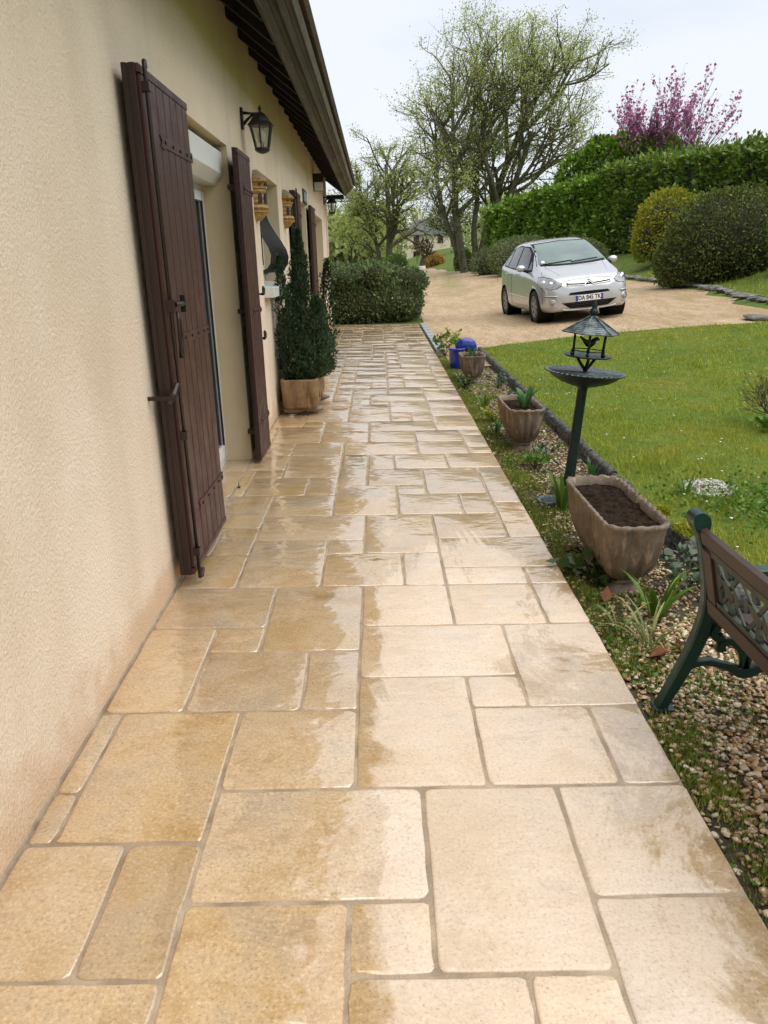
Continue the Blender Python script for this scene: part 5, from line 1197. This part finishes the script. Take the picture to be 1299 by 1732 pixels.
# ------------------------------------------------------------------ distant house
fh = empty('distant_house', (8.2, 132, 1.75), label='distant cream house with slate roof and brown shutters beyond the drive', cat='house')
M['farwall'] = pm('far_render', (.78, .69, .55), (.72, .63, .49), 2, .9); M['slate'] = pm('slate_roof', (.075, .075, .085), (.11, .11, .12), 3, .7)
MB().box(-3.6, 3.6, -3, 3, 0, 4.0).build('wall', M['farwall'], fh)
rf = MB().add([(-4.1, -3.4, 3.95), (4.1, -3.4, 3.95), (4.1, 3.4, 3.95), (-4.1, 3.4, 3.95), (-1.7, 0, 6.5), (1.7, 0, 6.5)], [(0, 1, 5, 4), (1, 2, 5), (2, 3, 4, 5), (3, 0, 4), (3, 2, 1, 0)]).build('roof', M['slate'], fh)
MB().box(-1.3, -.7, -.4, .2, 5.8, 7.2).build('chimney', M['farwall'], rf)
for (x0, x1, z0, z1, nm, mt_) in ((-2.2, -1.35, 1.75, 3.85, 'shutter', 'shutter'), (-.35, .15, 2.6, 3.4, 'window', 'pane'), (1.55, 2.45, 2.6, 3.85, 'shutter', 'shutter'), (-2.3, -1.2, .1, 1.5, 'garage_door', 'shutterdk')):
    w_ = MB().box(x0, x1, -3.06, -3.0, z0, z1).build(nm, M[mt_], fh)
    if nm == 'window': MB().box(x0-.12, x1+.12, -3.1, -3.0, z0-.12, z0-.001).build('window_sill', M['white'], w_)
MB().box(-7.0, -3.61, -2.6, 2.4, -.2, 1.55).build('annex', M['farwall'], fh); MB().box(-7.3, -3.62, -2.9, 2.6, 1.56, 1.72).build('annex_roof', M['sill'], fh)
MB().box(-5.9, -4.2, -2.66, -2.6, .1, 1.35).build('annex_door', M['pane'], fh)
MB().box(3.61, 5.6, -2.7, -2.4, -.4, 1.0).build('garden_wall', M['white'], fh)
# ------------------------------------------------------------------ far-off wood: one mass on the horizon
def wood():
    rng = np.random.default_rng(77); P = []; chains = []
    for k in range(150):
        a = rng.uniform(-1.45, 1.45); d = rng.uniform(160, 260); x, y = d*math.sin(a), d*math.cos(a); z = float(gz(x, y)); h = rng.uniform(7, 13); r_ = rng.uniform(4, 7)
        n = 420; u = rng.normal(0, 1, (n, 3)); u /= np.linalg.norm(u, axis=1)[:, None]; s = rng.uniform(.3, 1, n)[:, None]**.5
        q = u*s*np.array([r_, r_, h*.5])+np.array([x, y, z+h*.52]); q += rng.normal(0, .5, q.shape); P.append(q)
        chains.append(([np.array([x, y, z-.3]), np.array([x, y, z+h*.4]), np.array([x+.3, y, z+h*.85])], [.35, .25, .05]))
    for k in range(34):                                   # bushy field margin nearer, left of the drive
        x = rng.uniform(-26, 2.5); y = rng.uniform(95, 125)+abs(x)*.3; z = float(gz(x, y)); h = rng.uniform(4.5, 8.5); r_ = rng.uniform(2.2, 3.8); n = 420
        u = rng.normal(0, 1, (n, 3)); u /= np.linalg.norm(u, axis=1)[:, None]; s = rng.uniform(.3, 1, n)[:, None]**.5
        P.append(u*s*np.array([r_, r_, h*.5])+np.array([x, y, z+h*.5])+rng.normal(0, .35, (n, 3)))
        chains.append(([np.array([x, y, z-.3]), np.array([x, y, z+h*.4]), np.array([x+.3, y, z+h*.8])], [.2, .15, .04]))
    for k in range(16):
        x = rng.uniform(16, 44); y = rng.uniform(100, 140); z = float(gz(x, y)); h = rng.uniform(6, 10); r_ = rng.uniform(3, 4.5); n = 420
        u = rng.normal(0, 1, (n, 3)); u /= np.linalg.norm(u, axis=1)[:, None]; s = rng.uniform(.3, 1, n)[:, None]**.5
        P.append(u*s*np.array([r_, r_, h*.5])+np.array([x, y, z+h*.5])+rng.normal(0, .4, (n, 3)))
    P = np.concatenate(P)
    o = leaves('distant_wood', P, rng.normal(0, 1, P.shape), .85, rng, M['leafwood'], .8)
    tag(o, 'far spring woodland on the skyline', 'woodland', kind='stuff')
    b = branch_tubes('woodland_trunks', chains, M['barkgrey'], o); tag(b, kind='stuff')
wood()
# ------------------------------------------------------------------ potted conifer in the trough
def conifer():
    rng = np.random.default_rng(50); root = empty('potted_conifer', (-.735, 7.62, .42), label='dark green potted conifer with one tall leader against the wall', cat='conifer')
    cones = [((0, 0), 1.34, .135, 6500), ((-.13, -.30), 1.10, .09, 2600), ((.24, .05), 1.06, .095, 2800), ((.15, -.30), .74, .15, 3000), ((-.10, .25), .85, .12, 2400), ((.12, .32), .62, .13, 2000), ((-.14, -.02), .62, .14, 2200), ((.02, -.36), .48, .12, 1600), ((.19, -.08), .52, .12, 1800)]
    P = []; D = []; chains = []
    for (c, h, r_, n) in cones:
        lean = np.array([c[0]*.25, c[1]*.2]); t = rng.uniform(0, 1, n)**1.15; a = rng.uniform(0, 2*PI, n)
        prof = np.interp(t, [0, .12, .35, .7, .9, 1], [.55, .95, 1, .62, .26, .06]); rr = r_*prof*rng.uniform(.25, 1.08, n)**.6
        rr *= 1+.28*np.sin(a*3+t*17)+.2*np.sin(a*2-t*31)
        p = np.stack([c[0]*.85+lean[0]*t+rr*np.cos(a), c[1]*.85+lean[1]*t+rr*np.sin(a), .02+h*t], -1); P.append(p)
        D.append(np.stack([np.cos(a)*.75, np.sin(a)*.75, np.full(n, 1.0)], -1))
        chains.append(([np.array([c[0]*.3, c[1]*.3, -.05]), np.array([c[0]*.75, c[1]*.75, h*.3]), np.array([c[0]*.75+lean[0], c[1]*.75+lean[1], h*.95])], [.02, .013, .004]))
    P = np.concatenate(P); D = np.concatenate(D); ok = P[:, 0] > -.225
    leaves('foliage', P[ok], D[ok], .034, rng, M['leafconifer'], .34, .45, root)
    branch_tubes('stem', chains, M['twig'], root)
conifer()

# ------------------------------------------------------------------ strap-leaved and leafy plants
def straps(rng, n, L, wd, spread, arch, seg=6, r0=.02):
    V = []; F = []; off = 0
    for _ in range(n):
        a = rng.uniform(0, 2*PI); l = L*rng.uniform(.6, 1.1); w_ = wd*rng.uniform(.7, 1.2); el = rng.uniform(.2, 1)*spread
        p = np.array([r0*math.cos(a)*rng.uniform(0, 1.5), r0*math.sin(a)*rng.uniform(0, 1.5), 0.0]); hd = np.array([math.cos(a), math.sin(a), 0]); sd = np.array([-math.sin(a), math.cos(a), 0])
        tilt = el
        for i in range(seg+1):
            f = i/seg; wv = w_*(.55+.45*math.sin(min(1, f*2.2)*PI/2))*(1-f**3)*.5+.0004
            fold = np.array([0, 0, wv*.5])
            V += [p-sd*wv+fold, p, p+sd*wv+fold]
            tilt = el+arch*f*f*rng.uniform(.9, 1.1); p = p+(hd*math.sin(tilt)+np.array([0, 0, math.cos(tilt)]))*l/seg
        for i in range(seg):
            b = off+i*3; F += [(b, b+1, b+4, b+3), (b+1, b+2, b+5, b+4)]
        off += (seg+1)*3
    return np.array(V), np.array(F)
def clump(name, x, y, n, L, wd, spread, arch, mat, seed, label, cat='plant', z=None, extra=None):
    rng = np.random.default_rng(seed); V, F = straps(rng, n, L, wd, spread, arch)
    zz = float(bedz(0, y)) if z is None else z
    root = empty(name, (x, y, zz), label=label, cat=cat); link('leaf_blades', np_mesh(name, V, F, mat, True), root)
    return root
def leafy(name, x, y, n, h, r_, size, mat, seed, label, z=None, stems=7, cat='plant', flat=.5, aspect=.7):
    rng = np.random.default_rng(seed); zz = float(bedz(0, y)) if z is None else z
    root = empty(name, (x, y, zz), label=label, cat=cat)
    chains = []; P = []; D = []
    for k in range(stems):
        a = rng.uniform(0, 2*PI); q = rng.uniform(.2, 1)*r_; tip = np.array([q*math.cos(a), q*math.sin(a), h*rng.uniform(.5, 1)])
        mid = tip*np.array([.35, .35, .6]); chains.append(([np.zeros(3), mid, tip], [.004, .003, .0015]))
        for _ in range(max(1, n//stems)):
            f = rng.uniform(.25, 1); p = mid*(1-f)+tip*f if f > .4 else mid*f/.4; P.append(p+rng.normal(0, size*.35, 3)); D.append([math.cos(a)+rng.normal(0, .7), math.sin(a)+rng.normal(0, .7), flat])
    P = np.array(P); P[:, 2] = np.abs(P[:, 2])+.004
    leaves('foliage', P, np.array(D), size, rng, mat, aspect, .35, root); branch_tubes('stem', chains, M['twig'], root)
    return root
clump('iris_clump', 1.085, 4.44, 26, .27, .030, .50, .5, M['leaffresh'], 60, 'upright green strap leaves between the round ring lid and the big planter')
clump('iris_clump', 1.155, 2.99, 13, .25, .030, .75, .7, M['leaffresh'], 61, 'leaning broad strap leaves in front of the big planter')
M['leafvar'] = leafmat('striped_grass_leaves', [(0, (.12, .17, .04)), (.6, (.22, .26, .10)), (1, (.42, .38, .16))], .5, .25)
clump('arching_grass', 1.04, 2.74, 26, .23, .010, .9, 1.2, M['leafvar'], 62, 'thin arching variegated grass near the bench leg')
clump('arching_grass', .955, 2.86, 12, .20, .009, 1.0, 1.2, M['leafvar'], 63, 'sparse yellowing grass tuft near the paving edge')
clump('strap_clump', 1.02, 7.55, 22, .22, .018, .55, .6, M['leaffresh'], 64, 'bright green strap leaf tuft between the second and third planters')
clump('strap_clump', .98, 6.5, 9, .19, .026, .5, .4, M['leafbulb'], 65, 'few broad green leaves left of the second planter')
clump('bulb_shoot', 1.44, 5.12, 8, .16, .022, .6, .6, M['leafbulb'], 66, 'small bulb shoot beside the border right of the bird bath')
clump('grass_tuft', 1.86, 4.55, 22, .15, .009, .5, .5, M['leaffresh'], 67, 'dark tall grass tuft in the lawn beside the pale gravel patch', z=float(gz(1.86, 4.55)))
leafy('leafy_plant', 1.09, 5.35, 60, .11, .10, .055, M['leaffresh'], 70, 'fresh green low plant before the second planter')
leafy('leafy_plant', 1.24, 5.62, 80, .12, .13, .035, M['leafgrey'], 71, 'grey green feathery plant at the foot of the second planter')
leafy('leafy_plant', .995, 3.36, 120, .10, .17, .06, M['leafivy'], 72, 'dark rounded leaves at the left foot of the big planter')
leafy('leafy_plant', 1.36, 3.22, 130, .20, .15, .05, M['leafgrey'], 73, 'grey green columbine like foliage beside the border')
leafy('leafy_plant', 1.03, 6.95, 70, .15, .13, .05, M['leafyellow'], 74, 'yellow green plant with buds left of the second planter')
leafy('leafy_plant', 1.28, 7.6, 90, .15, .16, .045, M['leafgrey'], 75, 'grey green plant near the border behind the second planter')
leafy('leafy_plant', .96, 8.8, 110, .11, .15, .045, M['leafivy'], 76, 'dark green ground plant left of the third planter')
leafy('leafy_plant', 1.33, 8.75, 90, .18, .18, .045, M['leafgrey'], 77, 'tall grey tuft right of the third planter')
leafy('rose_bush', .98, 11.6, 150, .34, .22, .06, M['leaffresh'], 78, 'young leafy rose bush at the far end of the bed', cat='shrub', stems=9)
leafy('rose_bush', 1.16, 12.0, 110, .38, .20, .055, M['leafyellow'], 79, 'reddish shooting rose bush behind the blue pot', cat='shrub', stems=8)
leafy('leafy_plant', 1.22, 4.05, 60, .09, .12, .045, M['leafivy'], 80, 'dark leaves under the right side of the big planter')
leafy('leafy_plant', 1.36, 3.75, 70, .13, .11, .05, M['leafbulb'], 83, 'pale green leaves squeezed between the big planter and border')
for k in range(5):
    r_ = random.Random(90+k); x, y = ((.99, 2.62), (1.10, 2.66), (.95, 3.1), (1.30, 2.9), (.93, 3.72))[k]
    rng = np.random.default_rng(90+k)
    tag(leaves('fallen_leaf', np.array([[0, 0, .012], [.012, .006, .015]]), np.array([[1, .2, .1], [.7, .7, .1]]), .085, rng, pm('dry_leaf', (.22, .075, .025), (.13, .05, .02), 20, .7), .7, .3, None, (x, y, float(bedz(0, y))+.01), curl=.8),
        ('dry brown leaf left of the arching grass', 'dry brown leaf right of the arching grass', 'dry brown leaf near the paving below the big planter', 'dry brown leaf on pebbles left of the bench back', 'dry brown leaf at the paving edge by the big planter')[k], 'leaf')
# tulip leaves standing in the planters
rngt = np.random.default_rng(6); V, F = straps(rngt, 10, .20, .060, .45, .9)
o = empty('tulip_plant', (1.15, 6.08, float(bedz(0, 5.8))+.31), label='broad grey green tulip leaves in the middle planter', cat='plant'); link('leaf_blades', np_mesh('tulip', V, F, M['leafbulb'], True), o)
V, F = straps(rngt, 4, .16, .045, .5, 1.3)
o = empty('tulip_plant', (1.09, 9.22, float(bedz(0, 9.1))+.30), label='drooping pale leaves in the small far planter', cat='plant'); link('leaf_blades', np_mesh('tulip', V, F, M['leafbulb'], True), o)
# thin flower stalk by the bench foot
o = empty('yellow_flower', (.955, 2.36, float(bedz(0, 2.36))), label='thin yellow flower stalk leaning on the bench leg', cat='flower')
MB().tube([(0, 0, 0), (.02, -.01, .08), (.05, -.02, .16)], .0015, 5).build('stalk', M['leafvar'], o); MB().ell((.05, -.02, .163), (.008, .008, .008), 8, 6).build('flower_head', pm('yellow_petal', (.55, .40, .03), None, 9, .6), o)
# twiggy shrub at the right edge of the lawn
cfgs = dict(seg=[4, 4, 3], taper=.4, wig=.16, up=[.1, .2, .1], max=2, leaf=1, nb=[6, 5], ang=(20, 55), len=(.5, .8)); cfgs['from'] = [.2, .2]
tree('twiggy_shrub', (3.22, 6.25, float(gz(3.22, 6.25))), [((math.cos(a)*.6, math.sin(a)*.6, 1), .007, .34, (0, 0, 0)) for a in np.linspace(0, 6, 11)], cfgs, 55, M['twig'], M['leafyellow'], 260, .03, 'bare twiggy shrub on the lawn at the right edge', cat='shrub', spread=.03)
leafy('leafy_plant', 3.12, 6.0, 120, .10, .18, .045, M['leaffresh'], 81, 'low green plant under the twiggy shrub', z=float(gz(3.1, 6.0)))

# ------------------------------------------------------------------ lawn grass, daisies, clover
def blades(name, X, Y, Z, H, Wd, rng, mat, lean=.5):
    n = len(X); a = rng.uniform(0, 2*PI, n); l = rng.uniform(0, lean, n)
    b = np.stack([X, Y, Z], -1); s = np.stack([-np.sin(a), np.cos(a), np.zeros(n)], -1)*(Wd/2)[:, None]; t = b+np.stack([np.cos(a)*l*H, np.sin(a)*l*H, H], -1)
    V = np.stack([b-s, b+s, t], 1).reshape(-1, 3); return link(name, np_mesh(name, V, np.arange(3*n).reshape(n, 3), mat))
def m_grass():
    t = NT('lawn_blades'); P = t.geo.outputs['Position']
    a = t.ramp(t.geo.outputs['Random Per Island'], [(0, (.15, .23, .014)), (.5, (.25, .34, .022)), (.85, (.35, .40, .035)), (1, (.48, .42, .11))])
    ye = t.mr(t.noise(P, 1.3, 5, .7), .40, .64, 0, .85); c = t.mix(ye, a, (.37, .33, .04)); br = t.mr(t.noise(P, 3.1, 5, .7, off=(7, 2, 1)), .60, .74, 0, .6); c = t.mix(br, c, (.30, .235, .075))
    dk = t.mr(t.noise(P, 2.1, 4, .6, off=(4, 9, 0)), .55, .7, 0, .6); c = t.mix(dk, c, (.085, .18, .015))
    t.set(Base_Color=c, Roughness=.55); t.b.inputs['Specular IOR Level'].default_value = .25
    tr = t.n('ShaderNodeBsdfTranslucent'); t.l(c, tr.inputs['Color']); ms = t.n('ShaderNodeMixShader'); ms.inputs[0].default_value = .3
    t.l(t.b, ms.inputs[1]); t.l(tr, ms.inputs[2]); t.l(ms, t.out.inputs['Surface']); return t.m
M['grassblade'] = m_grass()
def lawn_grass():
    rng = np.random.default_rng(70); XS = []; YS = []; W_ = []
    for (ya, yb, den, wd) in ((1.6, 4.2, 7500, .0042), (4.2, 6.5, 5200, .005), (6.5, 9.2, 2900, .0068), (9.2, 13, 1700, .009)):
        x1 = min(.62*yb+1.4, 8.6); n = int((x1-1.56)*(yb-ya)*den); x = rng.uniform(1.56, x1, n); y = rng.uniform(ya, yb, n)
        ok = (y < lawn_far(x)+rng.normal(0, .06, n)) & (x < .62*y+1.4) & ~(((x-2.06)/.17)**2+((y-4.66)/.17)**2 < rng.uniform(.6, 1.1, n))
        ok &= rng.uniform(0, 1, n) < .55+.45*np.sin(x*5.1+np.sin(y*3.7)*2)*np.sin(y*4.3+1)*.5+.3
        XS.append(x[ok]); YS.append(y[ok]); W_.append(np.full(ok.sum(), wd))
    X = np.concatenate(XS); Y = np.concatenate(YS); Wd = np.concatenate(W_); n = len(X)
    cl = .5+.5*np.sin(X*7.3+2*np.sin(Y*2.9))*np.sin(Y*6.1+1.3*np.sin(X*4.4)); cl = .6*cl+.4*(.5+.5*np.sin(X*2.1+np.sin(Y*1.7)*2.2)*np.sin(Y*1.9+X*.6)); H = (.014+.042*cl**2)*rng.uniform(.6, 1.5, n)
    o = blades('lawn_grass', X, Y, gz(X, Y)-.006, H, Wd, rng, M['grassblade'], 1.1); tag(o, 'short bright green lawn with mossy yellow patches', 'grass', kind='stuff')
    # ragged verge on the gravel drive's far bank
    n = 9000; x = rng.uniform(6.9, 11, n); y = rng.uniform(12.6, 27, n); ok = (x > right_edge(y)+.12) & (x < .5*y+1.6); x, y = x[ok], y[ok]
    o = blades('bank_grass', x, y, gz(x, y)-.01, rng.uniform(.04, .13, len(x)), np.full(len(x), .016), rng, M['grassblade'], .8); tag(o, 'rough grass on the bank right of the drive', 'grass', kind='stuff')
    n = 260; x = rng.uniform(1.7, 6.6, n); y = rng.uniform(3.2, 12.4, n); ok = (y < lawn_far(x)-.1) & (x < .55*y+1); x, y = x[ok], y[ok]; z = gz(x, y)+.03
    V = []; F = []
    for i in range(len(x)):
        b = len(V)
        for k in range(6): V.append((x[i]+.008*math.cos(k*PI/3), y[i]+.008*math.sin(k*PI/3), z[i]+rng.uniform(-.002, .002)))
        F.append(tuple(b+k for k in range(6)))
    o = link('daisies', np_mesh('daisies', V, F, M['plate'])); tag(o, 'tiny white daisies scattered over the lawn', 'flowers', kind='stuff')
    n = 2600; x = rng.normal(2.35, .38, n); y = rng.normal(4.25, .3, n); ok = (x > 1.62); x, y = x[ok], y[ok]; P = np.stack([x, y, gz(x, y)+rng.uniform(.005, .03, len(x))], -1)
    o = leaves('clover', P, np.stack([rng.normal(0, 1, len(x)), rng.normal(0, 1, len(x)), np.full(len(x), .5)], -1), .024, rng, M['leaffresh'], .9, .3); tag(o, 'clover patch in the lawn behind the bench', 'clover', kind='stuff')
lawn_grass()

# ------------------------------------------------------------------ pebbles, moss and weeds in the bed
M['pebble'] = m_island('river_pebbles', [(0, (.10, .050, .018)), (.16, (.22, .125, .05)), (.36, (.37, .245, .11)), (.58, (.50, .385, .22)), (.74, (.64, .54, .38)), (.86, (.24, .20, .14)), (.93, (.32, .135, .045)), (1, (.82, .76, .64))], .24, .25, 120)
M['pebblepale'] = m_island('pale_gravel', [(0, (.25, .23, .20)), (.5, (.45, .42, .37)), (1, (.70, .67, .60))], .7)
def ico(sub):
    bm = bmesh.new(); bmesh.ops.create_icosphere(bm, subdivisions=sub, radius=1); V = np.array([v.co[:] for v in bm.verts]); F = np.array([[v.index for v in f.verts] for f in bm.faces]); bm.free(); return V, F
def pebbles(name, X, Y, Z, Sz, rng, mat, sub, flat=.55):
    V0, F0 = ico(sub); n = len(X); m = len(V0)
    sc = np.stack([np.ones(n), rng.uniform(.6, .95, n), rng.uniform(.32, .62, n)*flat/.55], -1)*Sz[:, None]
    V = V0[None]*(1+.26*np.sin(V0[None]*rng.uniform(1.5, 3, (n, 1, 3))+rng.uniform(0, 6, (n, 1, 3))))*sc[:, None, :]
    a = rng.uniform(0, 2*PI, n); b = rng.normal(0, .35, n); ca, sa = np.cos(a)[:, None], np.sin(a)[:, None]; cb, sb_ = np.cos(b)[:, None], np.sin(b)[:, None]
    x, y, z = V[..., 0], V[..., 1], V[..., 2]; x, z = x*cb-z*sb_, x*sb_+z*cb; x, y = x*ca-y*sa, x*sa+y*ca
    V = np.stack([x+X[:, None], y+Y[:, None], z+Z[:, None]], -1).reshape(-1, 3)
    F = (F0[None]+np.arange(n)[:, None, None]*m).reshape(-1, 3)
    return link(name, np_mesh(name, V, F, mat, True))
def bed():
    rng = np.random.default_rng(31)
    def field(y0, y1, n, s0, s1, sub, nm, lab):
        x = rng.uniform(.862, 1.475, n); y = rng.uniform(y0, y1, n); s = rng.uniform(s0, s1, n)
        keep = rng.uniform(0, 1, n) < np.clip(.30+(x-.86)/.28, .2, 1); x, y, s = x[keep], y[keep], s[keep]
        z = bedz(x, y)+rng.uniform(.0, .012, len(x))
        tag(pebbles(nm, x, y, z, s, rng, M['pebble'], sub), lab, 'pebbles', kind='stuff')
    field(.5, 2.9, 9000, .0062, .0135, 2, 'pebbles', 'rounded cream and brown pebbles under the bench')
    field(2.9, 6.2, 5200, .0062, .0135, 1, 'pebbles', 'pebbles around the planters and the bird bath')
    field(6.2, 11.9, 4600, .008, .015, 1, 'pebbles', 'pebbles towards the far end of the bed')
    n = 900; a = rng.uniform(0, 2*PI, n); r_ = np.sqrt(rng.uniform(0, 1, n)); x = 2.06+.17*r_*np.cos(a); y = 4.66+.19*r_*np.sin(a)
    tag(pebbles('gravel_patch', x, y, gz(x, y)+.004, rng.uniform(.005, .010, n), rng, M['pebblepale'], 1), 'pale gravel patch in the lawn behind the big planter', 'gravel', kind='stuff')
    # moss and weeds: along the paving edge and in cushions
    P = []; 
    for k in range(340):
        y = rng.uniform(.9, 11.8); x = .862+abs(rng.normal(0, .075)) if rng.uniform() < .72 else rng.uniform(.9, 1.46); n = rng.integers(60, 240); r_ = rng.uniform(.02, .07)
        q = rng.normal(0, r_, (n, 2)); P.append(np.stack([x+q[:, 0]*.8, y+q[:, 1]*1.5, np.zeros(n)], -1))
    P = np.concatenate(P); P = P[(P[:, 0] > .852) & (P[:, 0] < 1.48)]; n = len(P)
    H = rng.uniform(.006, .026, n); H *= np.where(P[:, 1] < 4, 1, 1.4)
    o = blades('bed_moss', P[:, 0], P[:, 1], bedz(P[:, 0], P[:, 1])+.004, H, np.full(n, .005), rng, M['moss'], .9); tag(o, 'moss and fine weeds along the paving edge', 'moss', kind='stuff')
    P = []
    for k in range(110):
        y = rng.uniform(1.0, 11.8); x = rng.uniform(.88, 1.2); n = 26; q = rng.normal(0, .045, (n, 2)); P.append(np.stack([x+q[:, 0], y+q[:, 1]*1.4, bedz(0, y)+rng.uniform(.006, .03, n)], -1))
    P = np.concatenate(P); P = P[P[:, 0] > .86]
    o = leaves('bed_weeds', P, np.stack([rng.normal(0, 1, len(P)), rng.normal(0, 1, len(P)), np.full(len(P), .6)], -1), .018, rng, M['leaffresh'], .75, .4); tag(o, 'small green weeds spread through the bed', 'weeds', kind='stuff')
    for (x, y, r_, lab) in ((1.545, 3.72, .06, 'yellow moss cushion on the border near the bench'), (1.54, 4.05, .045, 'smaller yellow moss cushion further along the border')):
        n = 900; q = rng.normal(0, 1, (n, 3)); q /= np.linalg.norm(q, axis=1)[:, None]; q[:, 2] = np.abs(q[:, 2]); p = q*np.array([r_*.8, r_*1.7, r_*.5])*rng.uniform(.7, 1, (n, 1))
        tag(leaves('moss_cushion', p, q, .014, rng, M['leafyellow'], .7, .4, None, (x, y, float(bedz(0, y))+.112)), lab, 'moss')
bed()
